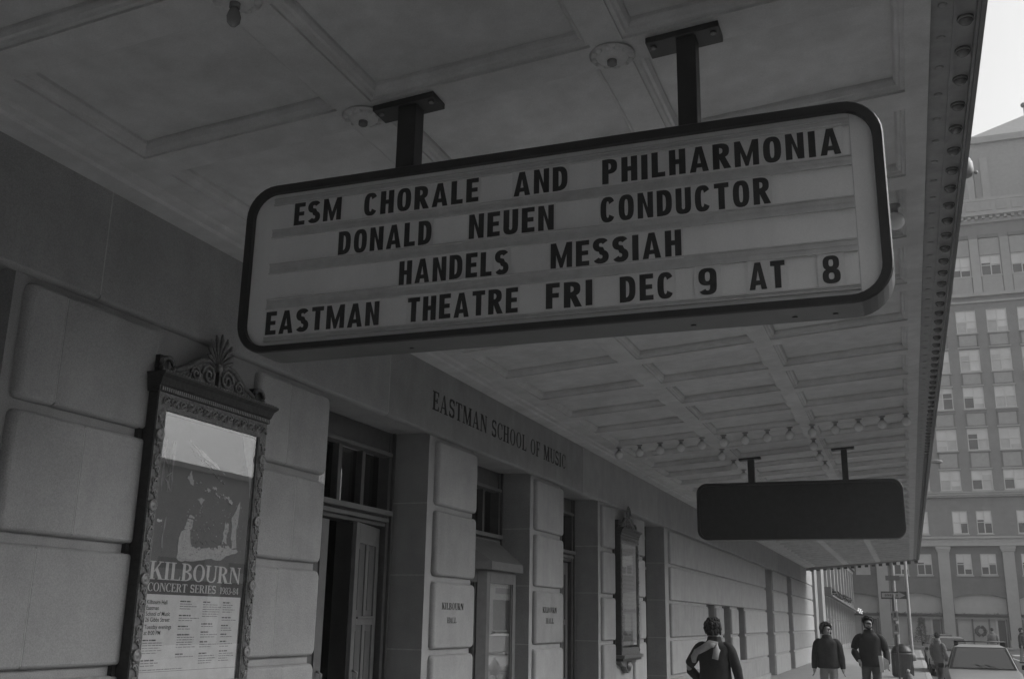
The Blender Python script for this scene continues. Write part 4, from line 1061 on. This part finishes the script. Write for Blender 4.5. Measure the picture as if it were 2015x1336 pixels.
mb = MB(); mb.tube([(0, 0, 0), (0, 0, 2.55)], .03, M['metal'], 8); mb.build('pole', pp)
for z0, z1 in ((1.80, 2.08), (1.42, 1.72)):
    mb = MB(); mb.box(-.07, .08, -.05, -.035, z0, z1, M['signgrey']); mb.box(-.05, .06, -.054, -.05, z0+.03, z0+.07, M['sash']); mb.box(-.02, .03, -.054, -.05, z0+.11, z1-.05, M['metal']); mb.build('notice_plate', pp)
lb = thing('litter_bin', 'round dark domed litter bin on the pavement beside the sign poles', 'litter bin', (3.98, 38.5, 0))
mb = MB(); mb.lathe([(.30, .02), (.33, .05), (.33, .72), (.35, .74), (.35, .78)], (0, 0, 0), M['can'], 22)
for k in range(22): a = 2*math.pi*k/22; mb.box(.332*math.cos(a)-.012, .332*math.cos(a)+.012, .332*math.sin(a)-.012, .332*math.sin(a)+.012, .06, .71, M['can'])
mb.build('drum', lb)
mb = MB(); mb.lathe([(.345, .78), (.33, .85), (.27, .96), (.17, 1.04), (.06, 1.07), (.01, 1.075)], (0, 0, 0), M['candark'], 22); mb.build('lid', lb)
hy = thing('fire_hydrant', 'dark fire hydrant with a pale cap near the kerb, behind the bearded man', 'hydrant', (4.23, 22, 0))
mb = MB(); mb.lathe([(.15, 0), (.15, .06), (.10, .08), (.10, .55), (.135, .57), (.135, .62), (.115, .68), (.08, .76), (.035, .80)], (0, 0, 0), M['hyd'], 18); mb.build('barrel', hy)
mb = MB(); mb.lathe([(.03, .80), (.035, .85), (.015, .87)], (0, 0, 0), M['hydl'], 8)
mb.lathe([(.06, .08), (.06, .15), (.05, .17)], (0, 0, .45), M['hydl'], 12, 'x'); mb.lathe([(.06, -.08), (.06, -.15), (.05, -.17)], (0, 0, .45), M['hydl'], 12, 'x'); mb.lathe([(.065, -.09), (.065, -.16), (.05, -.18)], (0, 0, .42), M['hydl'], 12, 'y'); mb.build('cap', hy)

# ================================================================ CARS (1980s saloons facing the camera)
def make_car(name, label, loc, rz, paint, wagon=False, rack=False, group='cars parked along the kerb'):
    t = thing(name, label, 'car', loc, rz, group)                                  # local -y is the front
    mb = MB(); W = .80
    secs = [(-2.10, .72, .40, .60), (-2.04, .76, .34, .70), (-1.55, .79, .24, .80), (-.78, W, .22, .885), (.0, W, .22, .90), (1.1, W, .22, .90), (1.75, .79, .26, .88), (2.05, .74, .36, .80), (2.10, .70, .42, .62)]
    if wagon: secs = [s if s[0] < 1.0 else (s[0], s[1], s[2], .90) for s in secs]
    n = 10; v = []
    for y, w, zl, zt in secs:
        pts = [(-w+.06, zl), (-w, zl+.10), (-w-.012, (zl+zt)/2), (-w+.015, zt-.07), (-w+.09, zt-.005), (w-.09, zt-.005), (w-.015, zt-.07), (w+.012, (zl+zt)/2), (w, zl+.10), (w-.06, zl)]
        v += [(x, y, z) for x, z in pts]
    f = []
    for i in range(len(secs)-1):
        for k in range(n): f.append((i*n+k, i*n+(k+1) % n, (i+1)*n+(k+1) % n, (i+1)*n+k))
    f += [tuple(range(n)), tuple(range((len(secs)-1)*n, len(secs)*n))]
    mb.add(v, f, paint, True)
    for y in (-1.28, 1.28):
        for s in (-1, 1): mb.lathe([(.33, 0), (.33, .03)], (s*(W-.02), y, .30), M['rubber'], 20, 'x')
    mb.box(-.66, .66, -1.98, -.85, .845, .852, paint) if False else None
    mb.build('body', t, bevel=.02)
    rear = 1.95 if wagon else 1.35
    B = [(-.72, -.80, .88), (.72, -.80, .88), (.72, rear, .88), (-.72, rear, .88)]
    T_ = [(-.56, -.12, 1.355), (.56, -.12, 1.355), (.56, rear-(.25 if wagon else .55), 1.355), (-.56, rear-(.25 if wagon else .55), 1.355)]
    C_ = [(-.42, .05, 1.405), (.42, .05, 1.405), (.42, rear-.7, 1.405), (-.42, rear-.7, 1.405)]
    mb = MB(); mb.add(B + T_ + C_, [(0, 1, 5, 4), (1, 2, 6, 5), (2, 3, 7, 6), (3, 0, 4, 7), (4, 5, 9, 8), (5, 6, 10, 9), (6, 7, 11, 10), (7, 4, 8, 11), (8, 9, 10, 11)], paint); mb.build('cabin', t, bevel=.03)
    def pane(a, c, d, e, ins, off, nm):
        P = [Vector(p) for p in (a, c, d, e)]; ce = sum(P, Vector())/4; nn = (P[1]-P[0]).cross(P[3]-P[0]).normalized()
        if nn.dot(ce - Vector((0, .4, 1.0))) < 0: nn = -nn
        q = MB(); q.add([p + (ce-p)*ins + nn*off for p in P], [(0, 1, 2, 3)], M['carglass'])
        q.add([p + (ce-p)*(ins*.35) + nn*(off*.6) for p in P], [(0, 1, 2, 3)], M['rubber']); q.build(nm, t)
    pane(B[0], B[1], T_[1], T_[0], .12, .012, 'windscreen'); pane(B[2], B[3], T_[3], T_[2], .14, .012, 'rear_window')
    mid = .42
    def side(s):
        b0, b1 = Vector((s*.72, -.80, .88)), Vector((s*.72, rear, .88)); t0, t1 = Vector((s*.56, -.12, 1.355)), Vector((s*.56, T_[2][1], 1.355))
        for u0, u1 in ((.02, .45), (.5, .98)):
            pane(b0.lerp(b1, u0), b0.lerp(b1, u1), t0.lerp(t1, u1), t0.lerp(t1, u0), .13, .012, 'side_window')
    side(-1); side(1)
    for y in (-1.28, 1.28):
        for s in (-1, 1):
            q = MB(); q.lathe([(.17, -.09), (.27, -.10), (.305, -.07), (.31, 0), (.305, .07), (.27, .10), (.17, .09)], (0, 0, 0), M['rubber'], 24, 'x', loc=None) if False else q.lathe([(.17, -.09), (.27, -.10), (.305, -.07), (.31, 0), (.305, .07), (.27, .10), (.17, .09)], (0, 0, 0), M['rubber'], 24, 'x')
            w_ = q.build('wheel', t, loc=(s*(W-.06), y, .31)); q = MB(); q.lathe([(.18, -.07), (.18, .07), (.14, .085), (.05, .075), (.01, .09)], (0, 0, 0), M['chrome'], 20, 'x')
            r_ = q.build('rim', w_)
            if s < 0: r_.rotation_euler = (0, 0, math.pi)
    q = MB(); q.box(-.80, .80, -2.20, -2.06, .42, .53, M['chrome']); q.build('front_bumper', t, bevel=.02)
    q = MB(); q.box(-.78, .78, 2.06, 2.18, .42, .53, M['chrome']); q.build('rear_bumper', t, bevel=.02)
    q = MB(); q.box(-.42, .42, -2.125, -2.07, .56, .68, M['rubber'])
    for k in range(7): q.box(-.42, .42, -2.13, -2.126, .565+.017*k, .571+.017*k, M['chrome'])
    q.build('grille', t)
    for s in (-1, 1):
        q = MB(); q.box(s*.46, s*.70, -2.12, -2.05, .56, .68, M['lit']); q.build('headlight', t, bevel=.012)
        q = MB(); q.box(s*.80, s*.92, -.62, -.54, .90, 1.0, M['rubber']); q.build('wing_mirror', t, bevel=.015)
        q = MB(); q.tube([(s*.10+.25, -.86, .905), (s*.10-.05, -.66, .99)], .007, M['rubber'], 5); q.build('wiper', t)
    if rack:
        q = MB()
        for y in (.15, .75):
            q.tube([(-.55, y, 1.47), (.55, y, 1.47)], .014, M['metal'], 6)
            for s in (-.5, .5): q.box(s-.04, s+.04, y-.03, y+.03, 1.37, 1.465, M['rubber'])
        q.build('roof_rack', t)
    return t
make_car('parked_car', 'white parked car with a roof rack, nearest of the cars at the kerb', (5.80, 27.0, -.13), rad(-1.5), M['car'], rack=True)
make_car('parked_car', 'grey parked car behind the standing person, second from the camera', (5.70, 45.4, -.13), rad(1), M['carg'], wagon=True)
make_car('parked_car', 'dark parked car far off, just right of the litter bin', (5.75, 60.5, -.13), 0, M['card'])
make_car('parked_car', 'grey parked car on the far side of the street, right of the white car', (13.6, 66, -.13), rad(180), M['carg'])
make_car('parked_car', 'dark estate car on the far side of the street nearest the right edge', (13.6, 59.5, -.13), rad(180), M['card'], wagon=True)

# ================================================================ PEOPLE
dg = None
def skin_mesh(name, verts, edges, radii, ma, parent, root=0, sub=2):
    me = bpy.data.meshes.new(name); me.from_pydata(verts, edges, []); me.update()
    o = bpy.data.objects.new(name, me); COL.objects.link(o)
    sk = o.modifiers.new('skin', 'SKIN'); sk.use_smooth_shade = True
    sv = me.skin_vertices[0] if me.skin_vertices else None
    if sv is None:
        bm = bmesh.new(); bm.from_mesh(me); bm.verts.layers.skin.verify(); bm.to_mesh(me); bm.free(); sv = me.skin_vertices[0]
    for i, r in enumerate(radii):
        sv.data[i].radius = r if isinstance(r, tuple) else (r, r); sv.data[i].use_root = (i == root)
    ss = o.modifiers.new('subsurf', 'SUBSURF'); ss.levels = sub; ss.render_levels = sub
    bpy.context.view_layer.update()
    d = bpy.context.evaluated_depsgraph_get(); nm = bpy.data.meshes.new_from_object(o.evaluated_get(d))
    o.modifiers.clear(); o.data = nm; bpy.data.meshes.remove(me)
    nm.materials.clear(); nm.materials.append(ma)
    for p in nm.polygons: p.use_smooth = True
    if parent: o.parent = parent
    return o
class G:
    """skeleton graph"""
    def __init__(s): s.v = []; s.e = []; s.r = []
    def p(s, co, r, to=None):
        s.v.append(tuple(co)); s.r.append(r); i = len(s.v)-1
        if to is not None: s.e.append((to, i))
        return i
def person(label, loc, rz, H=1.75, coat=None, legs=None, pose=None, hairstyle='short', beard=False, hem=.78, coatfat=1.0, group=None, head_turn=0.0, hoodcollar=False, stride=.12):
    """faces local -y; x>0 is the figure's left hand side as seen from the front (right of the picture)"""
    k = H/1.75; t = thing('person', label, 'person', loc, rz, group)
    S_ = lambda x, y, z: Vector((x*k, y*k, z*k))
    pose = pose or {}
    J = dict(pel=S_(0, 0, .97), sp=S_(0, .0, 1.15), ch=S_(0, .01, 1.34), nk=S_(0, .015, 1.49), hb=S_(0, .0, 1.57))
    arms = {}
    for s in (-1, 1):
        a = pose.get('arm%d' % s, ((.27*s, .02, 1.14), (.29*s, -.06, .90)))
        el, wr = S_(*a[0]), S_(*a[1]); arms[s] = (S_(.19*s, .015, 1.43), el, wr)
    leg = {}
    for s in (-1, 1):
        dy = -stride*s
        leg[s] = (S_(.095*s, 0, .92), S_(.10*s, dy*.6-.02, .50), S_(.10*s, dy+.03, .085), S_(.11*s, dy-.14, .04))
    g = G(); pel = g.p(J['pel'], (.15*k, .11*k)); sp = g.p(J['sp'], (.14*k, .10*k), pel); ch = g.p(J['ch'], (.16*k, .11*k), sp); nk = g.p(J['nk'], .058*k, ch)
    hd = g.p(J['hb'], .062*k, nk)
    ht = head_turn; hx = lambda dx, dy, dz: J['hb'] + Vector(((dx*math.cos(ht) - dy*math.sin(ht))*k, (dx*math.sin(ht) + dy*math.cos(ht))*k, dz*k))
    h1 = g.p(hx(0, -.018, .04), (.064*k, .078*k), hd); h2 = g.p(hx(0, -.005, .10), (.075*k, .092*k), h1); h3 = g.p(hx(0, .005, .155), (.06*k, .075*k), h2)
    no = g.p(hx(0, -.115, .065), .012*k, h1)
    for s in (-1, 1):
        sh, el, wr = arms[s]; a = g.p(sh, .06*k, ch); b2 = g.p(el, .045*k, a); c = g.p(wr, .032*k, b2)
        d = (wr-el).normalized(); pm = g.p(wr + d*.06*k, (.040*k, .022*k), c)
        side = Vector((0, -1, 0)); side = (side - d*side.dot(d)).normalized(); up = d.cross(side)
        for q, (o_, l_) in enumerate(((.028, .072), (.010, .082), (-.009, .076), (-.027, .06))):
            f0 = g.p(wr + d*.085*k + side*o_*k, .0095*k, pm); f1 = g.p(wr + d*(.085+l_*.55)*k + side*o_*k - up*s*.012*k, .0085*k, f0); g.p(wr + d*(.085+l_*.85)*k + side*o_*k - up*s*.036*k, .0075*k, f1)
        t0 = g.p(wr + d*.035*k + side*.042*k, .011*k, c); g.p(wr + d*.085*k + side*.062*k - up*s*.012*k, .009*k, t0)
        hp, kn, an, to = leg[s]; a = g.p(hp, .085*k, pel); b2 = g.p(kn, .055*k, a); c = g.p(an, .04*k, b2); g.p(to, .03*k, c)
    skin_mesh('body', g.v, g.e, g.r, M['skin'], t)
    # trousers
    g = G(); pel = g.p(J['pel'], (.165*k, .125*k)); g.p(J['sp'], (.15*k, .115*k), pel)
    for s in (-1, 1):
        hp, kn, an, to = leg[s]; a = g.p(hp + Vector((0, 0, -.06)), .105*k, pel); b2 = g.p(kn, .078*k, a); g.p(an + Vector((0, 0, .02)), .07*k, b2)
    skin_mesh('trousers', g.v, g.e, g.r, legs, t)
    # coat
    f = coatfat; mb = MB(); rc = random.Random(len(label)); prof = [(hem, .205, .150), (hem+.03, .212, .158), (.98, .205, .158), (1.08, .196, .150), (1.18, .196, .148), (1.28, .204, .148), (1.36, .206, .142), (1.405, .200, .128), (1.44, .175, .112), (1.475, .124, .100), (1.50, .100, .092), (1.545, .098, .094), (1.555, .080, .080)]
    n0 = 28; v = []; fcs = []
    for i, (z, rx, ry) in enumerate(prof):
        ff = f if z < 1.45 else 1
        for j in range(n0):
            a = 2*math.pi*j/n0; wv = 1 + (.026*math.sin(4*a + z*21) + .020*math.sin(9*a - z*29) + (rc.uniform(-.012, .012))) * (1 if z < 1.42 else .3)
            q = S_(rx*ff*wv*math.copysign(abs(math.cos(a))**.85, math.cos(a)), ry*ff*wv*math.sin(a) + .008, z); v.append(q)
    for i in range(len(prof)-1):
        for j in range(n0): fcs.append((i*n0+j, i*n0+(j+1) % n0, (i+1)*n0+(j+1) % n0, (i+1)*n0+j))
    fcs.append(tuple(range(n0))); mb.add(v, fcs, coat, True)
    for s in (-1, 1):
        sh, el, wr = arms[s]; d = (wr-el).normalized(); s0 = sh + Vector((-.10*s*k, 0, .0)); s1 = sh + Vector((.012*s*k, 0, -.03*k))
        pts = [s0, sh.lerp(s1, .5) + Vector((0, 0, -.002)), s1 + (el-s1)*.15, s1.lerp(el, .4), s1.lerp(el, .7), el - (el-s1)*.08, el + d*.03*k, el.lerp(wr, .35), el.lerp(wr, .7), wr - d*.02*k, wr + d*.008*k]
        rad_ = [.068, .074, .081, .080, .074, .072, .070, .066, .060, .052, .050]
        mb.tube(pts, [q*k*(.5+.5*f)*(1 + rc.uniform(-.06, .06)) for q in rad_], coat, 14)
    mb.tube([S_(0, -.150*f, hem+.02), S_(0, -.152*f, 1.1), S_(0, -.147*f, 1.3), S_(0, -.10, 1.45)], .006, coat, 5)
    mb.build('jacket', t, subsurf=1)
    # hair
    mb = MB(); c0 = hx(0, .012, .115); n1 = 18; n2 = 12; v = []; fcs = []; rh = random.Random(hash(label) % 1000)
    long_ = {'short': .10, 'bob': .185, 'bushy': .17}[hairstyle]; fat = {'short': 1.03, 'bob': 1.30, 'bushy': 1.2}[hairstyle]
    for i in range(n2+1):
        th = math.pi*.72*i/n2
        for j in range(n1):
            ph = 2*math.pi*j/n1; x, y, z = math.sin(th)*math.cos(ph), math.sin(th)*math.sin(ph), math.cos(th)
            lim = 1.0 if y > -.15 else max(.42, 1 - (-.15-y)*1.5)
            th2 = th*lim
            x, y, z = math.sin(th2)*math.cos(ph), math.sin(th2)*math.sin(ph), math.cos(th2)
            zz = z*.105 if z > 0 else z*long_*1.1
            jit = 1 + rh.uniform(-.05, .05)
            p = Vector((x*.083*fat*jit, y*.100*fat*jit, zz*jit + .012)); p = Vector((p.x*math.cos(ht)-p.y*math.sin(ht), p.x*math.sin(ht)+p.y*math.cos(ht), p.z))
            v.append(c0 + p*k)
    for i in range(n2):
        for j in range(n1): fcs.append((i*n1+j, i*n1+(j+1) % n1, (i+1)*n1+(j+1) % n1, (i+1)*n1+j))
    mb.add(v, fcs, M['hair'], True)
    nc = {'short': 60, 'bob': 220, 'bushy': 170}[hairstyle]; rr_ = {'short': .014, 'bob': .022, 'bushy': .020}[hairstyle]
    for q in range(nc):                                      # uneven locks over the cap
        ph = rh.uniform(0, 2*math.pi); th = math.acos(rh.uniform(-.45 if hairstyle == 'bob' else .0, 1)); y_ = math.sin(th)*math.sin(ph)
        if y_ < -.2 and math.cos(th) < .72: continue
        p = Vector((math.sin(th)*math.cos(ph)*.088*fat, y_*.102*fat, .012 + math.cos(th)*(.108 if math.cos(th) > 0 else long_*1.2))); p = Vector((p.x*math.cos(ht)-p.y*math.sin(ht), p.x*math.sin(ht)+p.y*math.cos(ht), p.z))
        w = rr_*rh.uniform(.6, 1.15)*k; mb.sphere(c0 + p*k, w, M['hair'], 7, 5, sx=rh.uniform(.7, 1.1), sy=rh.uniform(.7, 1.1), sz=rh.uniform(1.0, 1.2 if math.cos(th) > .5 else 2.2))
    if beard:
        for a in range(-70, 71, 14):
            q = rad(a-90); o = hx(.060*math.cos(q), .072*math.sin(q)-.012, -.004 + .05*(abs(a)/70)**1.5); mb.sphere(o, .019*k, M['hair'], 8, 6)
        for a in (-20, 0, 20): q = rad(a-90); mb.sphere(hx(.03*math.cos(q)*1.2, -.095, .04), .012*k, M['hair'], 6, 5)
    mb.build('hair', t)
    mb = MB()
    for s in (-1, 1):
        mb.sphere(hx(.029*s, -.084, .088), .0065*k, M['hair'], 8, 6); mb.tube([hx(.015*s, -.090, .104), hx(.030*s, -.088, .108), hx(.044*s, -.078, .103)], .0035*k, M['hair'], 5)
    mb.build('eyes', t)
    mb = MB(); a, c = hx(-.02, -.094, .035), hx(.02, -.094, .035); mb.tube([a, hx(0, -.098, .033), c], .006*k, M['grey'], 5); mb.build('mouth', t)
    mb = MB()
    for s in (-1, 1):
        to = leg[s][3]; an = leg[s][2]; mb.tube([(an.x, an.y+.05, .05*k), (an.x, (an.y+to.y)/2, .055*k), (to.x, to.y-.04, .035*k)], [.045*k, .05*k, .036*k], M['shoe'], 10)
    mb.build('shoes', t)
    return t, hx, arms, k
w1, hx, _, _ = person('woman in a dark quilted coat and pale trousers looking to the right', (2.77, 22.0, 0), 0, 1.66, M['coat3'], M['trouser'],
    {'arm-1': ((-.265, .02, 1.14), (-.28, -.03, .88)), 'arm1': ((.265, .03, 1.14), (.29, -.03, .88))}, 'bob', hem=.88, coatfat=1.07, head_turn=rad(38))
mn, hx2, ar2, kk = person('bearded man in a black jacket and dark jeans carrying papers at his hip', (3.56, 22.2, 0), 0, 1.79, M['coat2'], M['jeans'],
    {'arm-1': ((-.31, .06, 1.17), (-.21, -.08, .98)), 'arm1': ((.29, .04, 1.15), (.30, -.10, .93))}, 'bushy', beard=True, hem=.86, coatfat=1.06, head_turn=rad(6))
pa = thing('papers', 'white folded papers held at the hip of the bearded man', 'papers', (3.53, 22.2, 0))
mb = MB(); mb.add([(.20, -.20, .80), (.27, -.23, .80), (.25, -.22, 1.10), (.18, -.19, 1.10), (.21, -.16, .80), (.28, -.19, .80), (.26, -.18, 1.10), (.19, -.15, 1.10)], [(0, 1, 2, 3), (4, 5, 6, 7), (0, 1, 5, 4), (1, 2, 6, 5), (2, 3, 7, 6), (3, 0, 4, 7)], M['white']); mb.build('folded_sheet', pa)
mb = MB(); mb.add([(.27, -.22, .84), (.37, -.20, .88), (.36, -.19, 1.02), (.27, -.21, 1.08), (.27, -.19, .84), (.37, -.185, .88), (.36, -.175, 1.02), (.27, -.18, 1.08)], [(0, 1, 2, 3), (4, 5, 6, 7), (0, 1, 5, 4), (1, 2, 6, 5), (2, 3, 7, 6), (3, 0, 4, 7)], M['scarf']); mb.build('loose_sheet', pa)
p1, hx1, ar1, k1 = person('person seen from behind in a dark coat with a pale scarf across the back', (1.83, 14.6, 0), rad(180), 1.68, M['coat'], M['jeans'],
    {'arm-1': ((-.30, .03, 1.15), (-.34, -.03, .89)), 'arm1': ((.37, .08, 1.13), (.23, -.06, .95))}, 'bob', hem=.80, coatfat=1.12, head_turn=rad(-28))
mb = MB()
mb.tube([Vector(p) for p in [(.26, .13, 1.16), (.255, .17, 1.22), (.215, .195, 1.285), (.10, .225, 1.345), (.02, .225, 1.395), (-.05, .215, 1.385), (-.065, .222, 1.32), (-.04, .23, 1.20)]], [.03, .042, .042, .048, .055, .055, .05, .042], M['scarf'], 10)
mb.build('scarf', p1)
person('person in a light grey jacket standing in the road beside the white car', (5.05, 34.0, -.13), rad(140), 1.58, M['coatl'], M['jeans'],
    {'arm-1': ((-.27, .02, 1.14), (-.2, -.15, 1.0)), 'arm1': ((.27, .02, 1.14), (.25, -.1, .92))}, 'short', hem=.80, coatfat=.9, head_turn=rad(20))
person('distant pedestrian in dark clothes crossing the road right of the white car', (9.75, 62, -.13), rad(60), 1.72, M['coat2'], M['trouser'], None, 'bushy', hem=.75, coatfat=1.1)
person('distant pedestrian in the road directly above the white car roof', (8.6, 66, -.13), rad(200), 1.70, M['coatl'], M['jeans'], None, 'short', hem=.78)
